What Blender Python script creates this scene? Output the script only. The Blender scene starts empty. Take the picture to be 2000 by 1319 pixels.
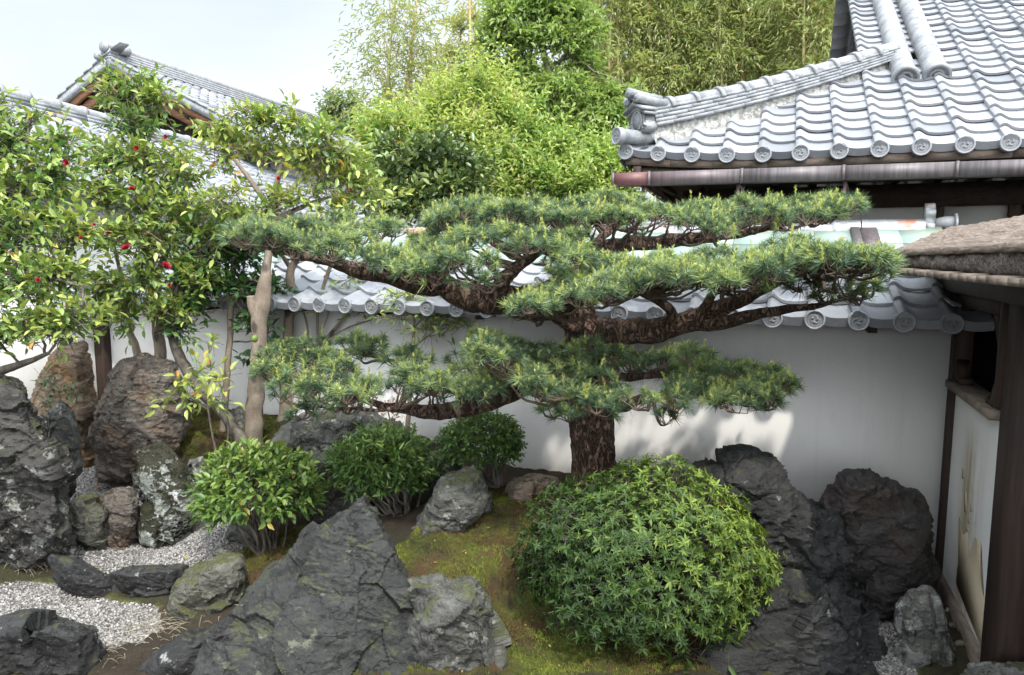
import bpy, bmesh, math, random
import numpy as np
from mathutils import Vector, Matrix
SC = bpy.context.scene
COL = SC.collection
R = math.radians

# ------------------------------------------------------------------ camera, sky, sun, exposure
FPX, PITCH, CAMH = 1350.0, R(6.6), 2.2
cam = bpy.data.cameras.new("camera")
cam.sensor_width = 36.0
cam.lens = FPX / 2000.0 * 36.0
cam.clip_start, cam.clip_end = 0.05, 600.0
camo = bpy.data.objects.new("camera", cam)
COL.objects.link(camo)
camo.location = (0, 0, CAMH)
camo.rotation_euler = (math.pi / 2 - PITCH, 0, 0)
SC.camera = camo

SUN_TO = Vector((0.177, -0.657, 1.0)).normalized()       # direction towards the sun
SUN_EL = math.asin(SUN_TO.z)
SUN_AZ = math.atan2(SUN_TO.x, SUN_TO.y)
world = bpy.data.worlds.new("World")
SC.world = world
world.use_nodes = True
wn, wl = world.node_tree.nodes, world.node_tree.links
wn.clear()
sky = wn.new("ShaderNodeTexSky")
sky.sky_type = "NISHITA"
sky.sun_disc = False
sky.sun_elevation = SUN_EL
sky.sun_rotation = SUN_AZ
sky.air_density, sky.dust_density, sky.ozone_density = 1.0, 2.0, 1.5
wtc = wn.new("ShaderNodeTexCoord")
wmap = wn.new("ShaderNodeMapping")
wmap.inputs["Scale"].default_value = (1.2, 1.2, 3.2)
wno = wn.new("ShaderNodeTexNoise")
wno.inputs["Scale"].default_value = 1.7
wno.inputs["Detail"].default_value = 6
wno.inputs["Roughness"].default_value = 0.45
wrmp = wn.new("ShaderNodeMapRange")
wrmp.inputs["From Min"].default_value = 0.30
wrmp.inputs["From Max"].default_value = 0.72
wrmp.inputs["To Min"].default_value = 0.62
wrmp.inputs["To Max"].default_value = 0.97
wmix = wn.new("ShaderNodeMix")
wmix.data_type = "RGBA"
wmix.inputs["B"].default_value = (8.9, 9.6, 10.3, 1)      # high thin cloud
wbg = wn.new("ShaderNodeBackground")
wbg.inputs["Strength"].default_value = 0.10
wout = wn.new("ShaderNodeOutputWorld")
wl.new(wtc.outputs["Generated"], wmap.inputs["Vector"])
wl.new(wmap.outputs["Vector"], wno.inputs["Vector"])
wl.new(wno.outputs["Fac"], wrmp.inputs["Value"])
wl.new(wrmp.outputs["Result"], wmix.inputs["Factor"])
wl.new(sky.outputs["Color"], wmix.inputs["A"])
wdot = wn.new("ShaderNodeVectorMath"); wdot.operation = "DOT_PRODUCT"
wdot.inputs[1].default_value = SUN_TO
wl.new(wtc.outputs["Generated"], wdot.inputs[0])
wpow = wn.new("ShaderNodeMath"); wpow.operation = "POWER"; wpow.use_clamp = False
wmax = wn.new("ShaderNodeMath"); wmax.operation = "MAXIMUM"; wmax.inputs[1].default_value = 0.0
wl.new(wdot.outputs["Value"], wmax.inputs[0]); wl.new(wmax.outputs[0], wpow.inputs[0]); wpow.inputs[1].default_value = 1.5
wmad = wn.new("ShaderNodeMath"); wmad.operation = "MULTIPLY_ADD"; wmad.inputs[1].default_value = 4.5; wmad.inputs[2].default_value = 1.0
wl.new(wpow.outputs[0], wmad.inputs[0])
wscl = wn.new("ShaderNodeVectorMath"); wscl.operation = "SCALE"       # thin cloud is brighter round the sun
wl.new(wmix.outputs["Result"], wscl.inputs[0]); wl.new(wmad.outputs[0], wscl.inputs["Scale"])
wl.new(wscl.outputs["Vector"], wbg.inputs["Color"])
wl.new(wbg.outputs["Background"], wout.inputs["Surface"])

sun = bpy.data.lights.new("sun", "SUN")
sun.energy = 2.6
sun.angle = R(2.0)
sun.color = (1.0, 0.96, 0.9)
suno = bpy.data.objects.new("sun", sun)
COL.objects.link(suno)
suno.rotation_euler = SUN_TO.to_track_quat("Z", "Y").to_euler()
suno.location = (3, -8, 12)

SC.view_settings.view_transform = "Standard"
SC.view_settings.look = "None"
SC.view_settings.exposure = 0.34
SC.view_settings.gamma = 1.0
SC.cycles.max_bounces = 6
SC.cycles.diffuse_bounces = 3
SC.cycles.glossy_bounces = 2
SC.cycles.transmission_bounces = 3
SC.cycles.transparent_max_bounces = 4
SC.cycles.caustics_reflective = False
SC.cycles.caustics_refractive = False

# ------------------------------------------------------------------ pixel <-> place
CP, SP = math.cos(PITCH), math.sin(PITCH)
CAM = np.array([0, 0, CAMH])
def ray(px, py):
    x, u = (px - 1000.0) / FPX, (659.5 - py) / FPX
    return np.array([x, CP + SP * u, CP * u - SP])
def at(px, py, Y):
    d = ray(px, py)
    return CAM + d * (Y / d[1])
def atv(px, py, Y):                                        # arrays
    px, py, Y = np.broadcast_arrays(np.asarray(px, float), np.asarray(py, float), np.asarray(Y, float))
    x, u = (px - 1000.0) / FPX, (659.5 - py) / FPX
    d = np.stack([x, CP + SP * u, CP * u - SP], -1)
    return CAM + d * (Y / d[..., 1])[..., None]
def onplane(px, py, P0, n):
    d = ray(px, py)
    return CAM + d * (np.dot(np.asarray(P0) - CAM, n) / np.dot(d, n))
def pxm(Y):                                                # metres per photo pixel at depth Y
    return Y / FPX

# ------------------------------------------------------------------ noise
def _hash(ix, iy, iz, seed):
    h = (ix * 374761393 + iy * 668265263 + iz * 2147483647 + seed * 1274126177) & 0xFFFFFFFF
    h = ((h ^ (h >> 13)) * 1274126177) & 0xFFFFFFFF
    h = ((h ^ (h >> 16)) * 2246822519) & 0xFFFFFFFF
    return (h ^ (h >> 15)) & 0xFFFFFFFF
def noise3(P, seed=0):
    P = np.asarray(P, float)
    I = np.floor(P).astype(np.int64)
    F = P - I
    W = F * F * F * (F * (F * 6 - 15) + 10)
    out = 0
    for dx in (0, 1):
        for dy in (0, 1):
            for dz in (0, 1):
                h = _hash(I[:, 0] + dx, I[:, 1] + dy, I[:, 2] + dz, seed)
                a = (h & 1023) / 1023.0 * 2 * np.pi
                c = ((h >> 10) & 1023) / 1023.0 * 2 - 1
                s = np.sqrt(np.maximum(0, 1 - c * c))
                g = s * np.cos(a) * (F[:, 0] - dx) + s * np.sin(a) * (F[:, 1] - dy) + c * (F[:, 2] - dz)
                w = (W[:, 0] if dx else 1 - W[:, 0]) * (W[:, 1] if dy else 1 - W[:, 1]) * (W[:, 2] if dz else 1 - W[:, 2])
                out = out + g * w
    return out * 1.5
def fbm(P, scale, octs=4, seed=0, rough=0.5, ridged=False):
    P = np.asarray(P, float) * scale
    o, amp = 0, 1.0
    for k in range(octs):
        n = noise3(P + k * 17.3, seed + k)
        o = o + amp * ((1 - 2 * np.abs(n)) if ridged else n)
        P = P * 2.03
        amp *= rough
    return o
def nrm(v):
    v = np.asarray(v, float)
    return v / np.maximum(1e-9, np.linalg.norm(v, axis=-1, keepdims=True))

# ------------------------------------------------------------------ mesh buffer
class B:
    def __init__(s):
        s.v, s.q, s.t, s.a, s.n = [], [], [], [], 0
    def add(s, V, Q=None, T=None, tint=0.5):
        V = np.asarray(V, float).reshape(-1, 3)
        if Q is not None and len(Q): s.q.append(np.asarray(Q, np.int64).reshape(-1, 4) + s.n)
        if T is not None and len(T): s.t.append(np.asarray(T, np.int64).reshape(-1, 3) + s.n)
        s.v.append(V)
        s.a.append(np.broadcast_to(np.asarray(tint, float), (len(V),)))
        s.n += len(V)
        return s
    def box(s, lo, hi, U=(1, 0, 0), V=(0, 1, 0), W=(0, 0, 1), O=(0, 0, 0), tint=0.5, bev=0.0):
        U, V, W, O = map(lambda k: np.asarray(k, float), (U, V, W, O))
        lo, hi = np.minimum(lo, hi).astype(float), np.maximum(lo, hi).astype(float)
        b = min(bev, float((hi - lo).min()) * 0.45)
        if b <= 0:
            c = np.array([[(hi if (i >> k) & 1 else lo)[k] for k in range(3)] for i in range(8)])
            P = O + c[:, :1] * U + c[:, 1:2] * V + c[:, 2:] * W
            s.add(P, [[0, 2, 3, 1], [4, 5, 7, 6], [0, 1, 5, 4], [2, 6, 7, 3], [0, 4, 6, 2], [1, 3, 7, 5]], tint=tint)
            return s
        bm = bmesh.new()
        bmesh.ops.create_cube(bm, size=1.0)
        for v in bm.verts:
            for k in range(3): v.co[k] = (hi[k] if v.co[k] > 0 else lo[k])
        bmesh.ops.bevel(bm, geom=bm.edges[:], offset=b, segments=1, affect="EDGES", profile=0.5)
        bmesh.ops.triangulate(bm, faces=bm.faces[:])
        bm.verts.index_update()
        c = np.array([v.co[:] for v in bm.verts])
        T = [[v.index for v in f.verts] for f in bm.faces]
        bm.free()
        s.add(O + c[:, :1] * U + c[:, 1:2] * V + c[:, 2:] * W, T=T, tint=tint)
        return s
    def tube(s, P, r, sides=6, tint=0.5, cap=True, bump=0.0, seed=0, flat=None):
        P = np.asarray(P, float)
        n = len(P)
        r = np.broadcast_to(np.asarray(r, float), (n,))
        d = nrm(np.gradient(P, axis=0))
        ref = np.array([0.13, 0.31, 0.94]) if abs(d[:, 2]).mean() < 0.8 else np.array([0.93, 0.3, 0.1])
        a = nrm(np.cross(d, ref)); b = np.cross(d, a)
        th = np.arange(sides) * 2 * np.pi / sides
        ring = (np.cos(th)[None, :, None] * a[:, None, :] + np.sin(th)[None, :, None] * b[:, None, :])
        rr = np.repeat(r[:, None], sides, 1)
        if bump:
            q = (P[:, None, :] + ring * rr[..., None]).reshape(-1, 3)
            rr = rr * (1 + bump * fbm(q, 0.55 / max(1e-4, r.max()), 3, seed).reshape(n, sides) + 0.5 * bump * fbm(q, 2.2 / max(1e-4, r.max()), 2, seed + 9, ridged=True).reshape(n, sides))
        V = (P[:, None, :] + ring * rr[..., None]).reshape(-1, 3)
        i, j = np.meshgrid(np.arange(n - 1), np.arange(sides), indexing="ij")
        k = (j + 1) % sides
        Q = np.stack([i * sides + j, i * sides + k, (i + 1) * sides + k, (i + 1) * sides + j], -1).reshape(-1, 4)
        T = []
        if cap:
            V = np.vstack([V, P[0], P[-1]])
            for j in range(sides):
                T.append([n * sides, (j + 1) % sides, j]); T.append([n * sides + 1, (n - 1) * sides + j, (n - 1) * sides + (j + 1) % sides])
        s.add(V, Q, T, tint)
        return s
    def prism(s, poly, depth_vec, tint=0.5):               # polygon (n,3) extruded by a vector; fan triangulated through bmesh
        P = np.asarray(poly, float); n = len(P); D = np.asarray(depth_vec, float)
        bm = bmesh.new()
        vs = [bm.verts.new(p) for p in P]
        f = bm.faces.new(vs)
        ret = bmesh.ops.triangulate(bm, faces=[f])
        bm.verts.index_update()
        T = [[v.index for v in g.verts] for g in bm.faces]
        bm.free()
        T2 = [[t[2] + n, t[1] + n, t[0] + n] for t in T]
        Q = [[i, i + n, (i + 1) % n + n, (i + 1) % n] for i in range(n)]
        s.add(np.vstack([P, P + D]), Q, T + T2, tint)
        return s
    def mesh(s, name, smooth=False, base=(0, 0, 0)):
        V = (np.vstack(s.v) - np.asarray(base)) if s.v else np.zeros((0, 3))
        Q = np.vstack(s.q) if s.q else np.zeros((0, 4), np.int64)
        T = np.vstack(s.t) if s.t else np.zeros((0, 3), np.int64)
        me = bpy.data.meshes.new(name)
        me.vertices.add(len(V)); me.vertices.foreach_set("co", V.astype(np.float32).ravel())
        nl = 4 * len(Q) + 3 * len(T)
        me.loops.add(nl)
        me.loops.foreach_set("vertex_index", np.concatenate([Q.ravel(), T.ravel()]).astype(np.int32))
        me.polygons.add(len(Q) + len(T))
        me.polygons.foreach_set("loop_start", np.concatenate([np.arange(len(Q)) * 4, 4 * len(Q) + np.arange(len(T)) * 3]).astype(np.int32))
        if smooth: me.polygons.foreach_set("use_smooth", np.ones(len(Q) + len(T), bool))
        me.update(calc_edges=True)
        at_ = me.attributes.new("tint", "FLOAT", "POINT")
        at_.data.foreach_set("value", np.concatenate(s.a).astype(np.float32) if s.a else np.zeros(0, np.float32))
        return me

BASE = {}
def tag(o, label=None, cat=None, group=None, kind=None):
    if label: o["label"] = label
    if cat: o["category"] = cat
    if group: o["group"] = group
    if kind: o["kind"] = kind
    return o
def empty(name, loc, label, cat, group=None):
    o = bpy.data.objects.new(name, None)
    COL.objects.link(o)
    o.location = loc; o.empty_display_size = 0.1
    BASE[o.name] = np.asarray(loc, float)
    return tag(o, label, cat, group)
def part(name, buf, mat, parent, smooth=False):
    base = BASE[parent.name]
    me = buf.mesh(name, smooth, base)
    if mat: me.materials.append(mat)
    o = bpy.data.objects.new(name, me)
    COL.objects.link(o)
    o.parent = parent
    BASE[o.name] = base
    return o
def solo(name, buf, mat, loc, label=None, cat=None, group=None, kind=None, smooth=False):
    me = buf.mesh(name, smooth, loc)
    if mat: me.materials.append(mat)
    o = bpy.data.objects.new(name, me)
    COL.objects.link(o)
    o.location = loc
    BASE[o.name] = np.asarray(loc, float)
    return tag(o, label, cat, group, kind)
def place(name, me, parent, loc, rot=None, scale=None):    # a part sharing mesh data, put at a world place
    o = bpy.data.objects.new(name, me)
    COL.objects.link(o)
    o.parent = parent
    o.location = np.asarray(loc, float) - BASE[parent.name]
    if rot is not None: o.rotation_euler = rot
    if scale is not None: o.scale = scale
    return o

# ------------------------------------------------------------------ materials
class NB:
    def __init__(s, name):
        s.m = bpy.data.materials.new(name); s.m.use_nodes = True
        s.n, s.l = s.m.node_tree.nodes, s.m.node_tree.links
        s.n.clear()
        s.out = s.n.new("ShaderNodeOutputMaterial")
        s.tc = s.n.new("ShaderNodeTexCoord")
        s.vec = s.tc.outputs["Object"]
    def lk(s, a, sock):
        if hasattr(a, "is_output"): s.l.new(a, sock)
        elif a is not None:
            if hasattr(sock.default_value, "__len__") and not hasattr(a, "__len__"): a = (a, a, a, 1)
            if hasattr(a, "__len__") and len(a) == 3 and len(sock.default_value) == 4: a = (*a, 1)
            sock.default_value = a
    def mapping(s, scale=(1, 1, 1), rot=(0, 0, 0), vec=None):
        k = s.n.new("ShaderNodeMapping"); s.l.new(vec or s.vec, k.inputs["Vector"])
        k.inputs["Scale"].default_value = scale; k.inputs["Rotation"].default_value = rot
        return k.outputs["Vector"]
    def noise(s, scale, detail=4, rough=0.55, vec=None, dist=0.0, typ=None, col=False):
        k = s.n.new("ShaderNodeTexNoise"); s.l.new(vec or s.vec, k.inputs["Vector"])
        k.inputs["Scale"].default_value = scale; k.inputs["Detail"].default_value = detail
        k.inputs["Roughness"].default_value = rough; k.inputs["Distortion"].default_value = dist
        if typ: k.noise_type = typ
        return k.outputs["Color" if col else "Fac"]
    def voro(s, scale, feature="F1", vec=None, out="Distance", rand=1.0):
        k = s.n.new("ShaderNodeTexVoronoi"); s.l.new(vec or s.vec, k.inputs["Vector"])
        k.feature = feature; k.inputs["Scale"].default_value = scale; k.inputs["Randomness"].default_value = rand
        return k.outputs[out]
    def ramp(s, fac, stops, interp="LINEAR"):
        k = s.n.new("ShaderNodeValToRGB"); s.lk(fac, k.inputs["Fac"])
        e = k.color_ramp.elements; k.color_ramp.interpolation = interp
        while len(e) < len(stops): e.new(0.5)
        for x, (p, c) in zip(e, stops):
            x.position = p; x.color = (c, c, c, 1) if not hasattr(c, "__len__") else (*c, 1)
        return k.outputs["Color"]
    def mix(s, fac, a, b, mode="MIX"):
        k = s.n.new("ShaderNodeMix"); k.data_type = "RGBA"; k.blend_type = mode
        s.lk(fac, k.inputs["Factor"]); s.lk(a, k.inputs["A"]); s.lk(b, k.inputs["B"])
        return k.outputs["Result"]
    def math(s, op, a, b=0.0):
        k = s.n.new("ShaderNodeMath"); k.operation = op
        s.lk(a, k.inputs[0]); s.lk(b, k.inputs[1])
        return k.outputs[0]
    def attr(s, name="tint"):
        k = s.n.new("ShaderNodeAttribute"); k.attribute_name = name
        return k.outputs["Fac"]
    def sepz(s, which="Normal", axis="Z"):
        k = s.n.new("ShaderNodeSeparateXYZ")
        if which == "Normal":
            g = s.n.new("ShaderNodeNewGeometry"); s.l.new(g.outputs["Normal"], k.inputs[0])
        else: s.l.new(which, k.inputs[0])
        return k.outputs[axis]
    def bump(s, h, strength=0.5, dist=0.02, normal=None):
        k = s.n.new("ShaderNodeBump"); s.lk(h, k.inputs["Height"])
        k.inputs["Strength"].default_value = strength; k.inputs["Distance"].default_value = dist
        if normal is not None: s.l.new(normal, k.inputs["Normal"])
        return k.outputs["Normal"]
    def surf(s, color, rough=0.7, spec=0.5, normal=None, metal=0.0, trans=None, transcol=None, coat=0.0):
        k = s.n.new("ShaderNodeBsdfPrincipled")
        s.lk(color, k.inputs["Base Color"]); s.lk(rough, k.inputs["Roughness"])
        s.lk(spec, k.inputs["Specular IOR Level"]); s.lk(metal, k.inputs["Metallic"])
        s.lk(coat, k.inputs["Coat Weight"])
        if normal is not None: s.l.new(normal, k.inputs["Normal"])
        o = k.outputs["BSDF"]
        if trans:
            t = s.n.new("ShaderNodeBsdfTranslucent"); s.lk(transcol if transcol is not None else color, t.inputs["Color"])
            x = s.n.new("ShaderNodeMixShader"); x.inputs[0].default_value = trans
            s.l.new(o, x.inputs[1]); s.l.new(t.outputs[0], x.inputs[2]); o = x.outputs[0]
        s.l.new(o, s.out.inputs["Surface"])
        return s.m

def leaf_mat(name, stops, rough=0.42, trans=0.3, spec=0.5, tmul=1.3):
    b = NB(name)
    c = b.ramp(b.attr(), stops)
    n = b.noise(9.0, 2)
    c = b.mix(0.35, c, b.mix(1.0, c, b.ramp(n, [(0.25, 0.55), (0.75, 1.35)]), "MULTIPLY"))
    tc = b.mix(1.0, c, (tmul, tmul * 1.06, tmul * 0.62), "MULTIPLY")
    return b.surf(c, rough, spec, trans=trans, transcol=tc)

def rock_mat(name, dark, light, lichen=(0.42, 0.44, 0.38), lich=0.5, moss=0.0, mossc=(0.045, 0.05, 0.012), warm=None, strata=(0, 0, 0), ss=7.0, bump=0.9, scale=1.0, lsc=9.0):
    b = NB(name)
    v = b.mapping((1, 1, 1), strata)
    vs = b.mapping((1, 1, 2.4), strata)
    grain = b.noise(85 * scale, 5, 0.75, vec=v)
    big = b.noise(2.6 * scale, 5, 0.6, vec=v)
    fine = b.noise(22 * scale, 8, 0.68, vec=v)
    lay = b.noise(ss * scale, 7, 0.62, vec=vs, dist=0.5)
    c = b.mix(b.ramp(lay, [(0.30, 0.0), (0.68, 1.0)]), dark, light)
    c = b.mix(b.math("MULTIPLY", b.ramp(fine, [(0.35, 0.0), (0.75, 1.0)]), 0.55), c, light)
    if warm is not None:
        c = b.mix(b.ramp(b.noise(3.7 * scale, 4, 0.6, vec=v), [(0.48, 0.0), (0.66, 0.85)]), c, warm)
    crack = b.math("ABSOLUTE", b.math("SUBTRACT", b.noise(3.4 * scale, 7, 0.62, vec=vs, dist=0.8), 0.5))
    cm = b.math("MULTIPLY", b.ramp(crack, [(0.0, 0.8), (0.012, 0.0)]), b.ramp(b.noise(2.3 * scale, 3, vec=v), [(0.42, 0.0), (0.55, 1.0)]))
    c = b.mix(cm, c, tuple(x * 0.35 for x in dark))
    if lich > 0:
        l1 = b.noise(lsc * scale, 6, 0.7, vec=v, dist=0.3)
        l2 = b.noise(2.1 * scale, 3, 0.5, vec=v)
        th = 0.72 - 0.2 * lich
        lm = b.math("MULTIPLY", b.ramp(l1, [(th, 0.0), (th + 0.05, 1.0)]), b.ramp(l2, [(0.42, 0.15), (0.58, 1.0)]))
        c = b.mix(b.math("MULTIPLY", lm, 0.85), c, lichen)
        sp = b.voro(26 * scale, "F1", vec=v)
        c = b.mix(b.math("MULTIPLY", b.ramp(sp, [(0.10, 0.7), (0.17, 0.0)]), b.ramp(b.noise(3.3 * scale, 3, vec=v), [(0.5, 0.0), (0.62, lich)])), c, lichen)
    if moss > 0:
        mm = b.noise(7.0 * scale, 5, 0.65, vec=v)
        up = b.sepz()
        mk = b.math("ADD", b.math("MULTIPLY", up, 0.28), mm)
        c = b.mix(b.ramp(mk, [(0.86 - 0.4 * moss, 0.0), (0.93 - 0.4 * moss, 1.0)]), c, b.mix(fine, tuple(x * 0.5 for x in mossc), tuple(x * 1.6 for x in mossc)))
    h = b.math("ADD", b.math("MULTIPLY", lay, 0.8), b.math("MULTIPLY", fine, 0.5))
    c = b.mix(0.55, c, b.mix(1.0, c, b.ramp(grain, [(0.25, 0.25), (0.75, 1.8)]), "MULTIPLY"))
    h = b.math("SUBTRACT", h, b.math("MULTIPLY", cm, 0.3))
    h = b.math("ADD", h, b.math("MULTIPLY", grain, 0.22))
    return b.surf(c, b.ramp(fine, [(0.3, 0.55), (0.7, 0.85)]), 0.4, b.bump(h, bump, 0.035))

MT = {}
b = NB("tile_grey")
t = b.attr()
c = b.ramp(t, [(0.0, (0.17, 0.174, 0.184)), (0.5, (0.26, 0.265, 0.277)), (1.0, (0.335, 0.34, 0.352))])
c = b.mix(b.ramp(b.noise(5, 6, 0.7), [(0.40, 0.0), (0.75, 0.55)]), c, (0.15, 0.157, 0.17))
c = b.mix(b.ramp(b.noise(38, 4, 0.7), [(0.60, 0.0), (0.72, 0.5)]), c, (0.42, 0.42, 0.41))
MT["tile"] = b.surf(c, b.ramp(b.noise(12, 4), [(0.3, 0.5), (0.7, 0.68)]), 0.4, b.bump(b.noise(60, 4), 0.15, 0.01), metal=0.0)
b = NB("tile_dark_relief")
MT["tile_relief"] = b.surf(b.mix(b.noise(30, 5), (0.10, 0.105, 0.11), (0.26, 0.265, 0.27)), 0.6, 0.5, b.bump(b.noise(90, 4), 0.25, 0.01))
b = NB("ridge_tile_pale")
c = b.mix(b.ramp(b.noise(9, 6, 0.7), [(0.38, 0.0), (0.68, 1.0)]), (0.17, 0.174, 0.18), (0.31, 0.315, 0.318))
c = b.mix(b.ramp(b.noise(46, 4, 0.7), [(0.58, 0.0), (0.68, 0.6)]), c, (0.46, 0.46, 0.44))
c = b.mix(b.math("SUBTRACT", 0.5, b.attr()), c, (0.16, 0.17, 0.18))
MT["ridge"] = b.surf(c, 0.55, 0.5, b.bump(b.noise(55, 5), 0.25, 0.012))
b = NB("ridge_mortar")
MT["mortar"] = b.surf(b.mix(b.ramp(b.noise(22, 6, 0.75), [(0.4, 0.0), (0.6, 1.0)]), (0.20, 0.19, 0.17), (0.55, 0.53, 0.48)), 0.9, 0.2, b.bump(b.noise(30, 6, 0.7), 0.8, 0.03))
b = NB("white_plaster")
v = b.mapping((1, 1, 0.35))
c = b.mix(b.ramp(b.noise(1.3, 6, 0.6, vec=v), [(0.35, 0.0), (0.7, 1.0)]), (0.76, 0.735, 0.69), (0.85, 0.825, 0.78))
c = b.mix(b.ramp(b.noise(5.5, 7, 0.72, vec=v), [(0.60, 0.0), (0.8, 0.40)]), c, (0.52, 0.50, 0.46))
c = b.mix(b.ramp(b.noise(3.0, 6, 0.7, vec=b.mapping((2.6, 2.6, 0.22))), [(0.56, 0.0), (0.80, 0.20)]), c, (0.47, 0.45, 0.40))
c = b.mix(b.ramp(b.voro(9.0), [(0.0, 0.5), (0.022, 0.0)]), c, (0.2, 0.18, 0.16))
MT["plaster"] = b.surf(c, 0.85, 0.25, b.bump(b.noise(26, 6, 0.65), 0.08, 0.02))
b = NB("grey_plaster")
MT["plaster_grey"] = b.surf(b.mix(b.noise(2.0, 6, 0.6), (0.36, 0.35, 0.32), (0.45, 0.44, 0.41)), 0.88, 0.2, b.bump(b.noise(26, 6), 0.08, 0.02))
b = NB("stained_plaster")
vv = b.mapping((7.0, 7.0, 0.7))
c = b.mix(b.ramp(b.noise(1.1, 6, 0.6), [(0.35, 0.0), (0.7, 1.0)]), (0.76, 0.745, 0.715), (0.85, 0.835, 0.81))
st = b.noise(1.0, 6, 0.65, vec=vv)
band = b.attr()
c = b.mix(b.math("MULTIPLY", b.ramp(st, [(0.36, 0.0), (0.62, 1.0)]), band), c, (0.36, 0.28, 0.15))
c = b.mix(b.math("MULTIPLY", b.ramp(b.noise(6.0, 4, 0.6, vec=b.mapping((5, 5, 0.9))), [(0.63, 0.0), (0.66, 0.9)]), band), c, (0.10, 0.08, 0.05))
MT["stain"] = b.surf(c, 0.85, 0.25, b.bump(b.noise(26, 6), 0.1, 0.02))
b = NB("bare_clay")
MT["clay"] = b.surf(b.mix(b.noise(6, 6, 0.65), (0.42, 0.34, 0.23), (0.54, 0.46, 0.33)), 0.95, 0.1, b.bump(b.noise(40, 6, 0.7), 0.4, 0.02))
def wood_mat(name, a, c2, rough=0.7, rot=(0, 0, 0), sc=(14, 14, 0.8)):
    b = NB(name)
    v = b.mapping(sc, rot)
    n = b.noise(2.2, 8, 0.68, vec=v, dist=0.6)
    c = b.mix(b.ramp(n, [(0.3, 0.0), (0.7, 1.0)]), a, c2)
    c = b.mix(b.ramp(b.noise(3.0, 4), [(0.55, 0.0), (0.8, 0.5)]), c, tuple(x * 0.5 for x in a))
    return b.surf(c, rough, 0.35, b.bump(n, 0.35, 0.01))
MT["wood_dark"] = wood_mat("dark_wood", (0.018, 0.011, 0.008), (0.060, 0.036, 0.026))
MT["wood_dark_h"] = wood_mat("dark_wood_flat", (0.018, 0.012, 0.009), (0.055, 0.036, 0.028), rot=(0, 0, R(21)), sc=(0.8, 14, 14))
MT["wood_grey"] = wood_mat("weathered_wood", (0.10, 0.075, 0.055), (0.26, 0.21, 0.165), 0.85, rot=(0, 0, R(21)), sc=(14, 0.9, 14))
MT["wood_warm"] = wood_mat("warm_wood", (0.065, 0.030, 0.014), (0.25, 0.12, 0.055), 0.7, sc=(1.5, 1.5, 14))
MT["wood_fascia"] = wood_mat("fascia_wood", (0.075, 0.055, 0.042), (0.17, 0.13, 0.10), 0.8, rot=(0, 0, R(21)), sc=(0.8, 14, 14))
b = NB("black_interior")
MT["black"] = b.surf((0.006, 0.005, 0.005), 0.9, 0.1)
b = NB("gutter_copper_brown")
v = b.mapping((26, 26, 1.2))
c = b.mix(b.ramp(b.noise(1.4, 6, 0.7, vec=v), [(0.35, 0.0), (0.7, 1.0)]), (0.075, 0.060, 0.060), (0.165, 0.148, 0.148))
c = b.mix(b.attr(), c, (0.14, 0.055, 0.053))
MT["gutter"] = b.surf(c, 0.5, 0.5, metal=0.2)
b = NB("verdigris_copper")
v = b.mapping((2, 2, 2))
c = b.mix(b.ramp(b.noise(2.2, 5, 0.6), [(0.35, 0.0), (0.65, 1.0)]), (0.20, 0.285, 0.245), (0.32, 0.39, 0.34))
c = b.mix(b.ramp(b.noise(3.4, 5, 0.65), [(0.57, 0.0), (0.66, 0.9)]), c, (0.33, 0.29, 0.15))
c = b.mix(b.ramp(b.noise(5.5, 4, 0.6, dist=0.5), [(0.64, 0.0), (0.70, 0.9)]), c, (0.30, 0.11, 0.05))
MT["copper"] = b.surf(c, 0.6, 0.4, b.bump(b.noise(14, 4), 0.1, 0.01))
b = NB("lead_ridge")
c = b.mix(b.ramp(b.noise(7, 5, 0.7), [(0.35, 0.0), (0.7, 1.0)]), (0.27, 0.27, 0.27), (0.45, 0.45, 0.44))
c = b.mix(b.ramp(b.noise(2.4, 4, 0.6), [(0.60, 0.0), (0.66, 0.85)]), c, (0.36, 0.15, 0.08))
MT["lead"] = b.surf(c, 0.45, 0.5, metal=0.1)
b = NB("bark_shingle")
v = b.mapping((30, 30, 30))
n1 = b.noise(1.0, 8, 0.75, vec=b.mapping((46, 9, 60), (0, 0, R(21))))
c = b.mix(b.ramp(n1, [(0.35, 0.0), (0.66, 1.0)]), (0.15, 0.112, 0.088), (0.46, 0.375, 0.305))
MT["thatch"] = b.surf(c, 0.95, 0.15, b.bump(n1, 1.0, 0.05))
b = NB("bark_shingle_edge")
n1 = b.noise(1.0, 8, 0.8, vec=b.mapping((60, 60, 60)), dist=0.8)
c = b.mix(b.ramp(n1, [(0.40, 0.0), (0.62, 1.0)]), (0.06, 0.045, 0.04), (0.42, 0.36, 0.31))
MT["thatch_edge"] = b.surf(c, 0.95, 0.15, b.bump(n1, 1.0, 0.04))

b = NB("pine_bark")
v = b.mapping((1, 1, 0.4))
pl = b.math("MULTIPLY", b.math("ABSOLUTE", b.math("SUBTRACT", b.noise(24, 7, 0.62, vec=v, dist=1.2), 0.5)), 3.0)
n = b.noise(34, 7, 0.7)
c = b.mix(n, (0.070, 0.043, 0.031), (0.34, 0.215, 0.155))
c = b.mix(b.ramp(pl, [(0.0, 0.85), (0.22, 0.0)]), c, (0.014, 0.009, 0.007))
c = b.mix(b.ramp(b.noise(6.0, 4, 0.6), [(0.60, 0.0), (0.72, 0.7)]), c, (0.055, 0.052, 0.018))
MT["bark"] = b.surf(c, 0.9, 0.25, b.bump(b.math("ADD", b.ramp(pl, [(0.0, 0.0), (0.25, 1.0)]), b.math("MULTIPLY", n, 0.6)), 1.0, 0.03))
b = NB("pine_twig")
n = b.noise(40, 6, 0.7)
MT["twig"] = b.surf(b.mix(n, (0.045, 0.028, 0.021), (0.20, 0.145, 0.11)), 0.85, 0.25, b.bump(n, 0.8, 0.01))
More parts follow.
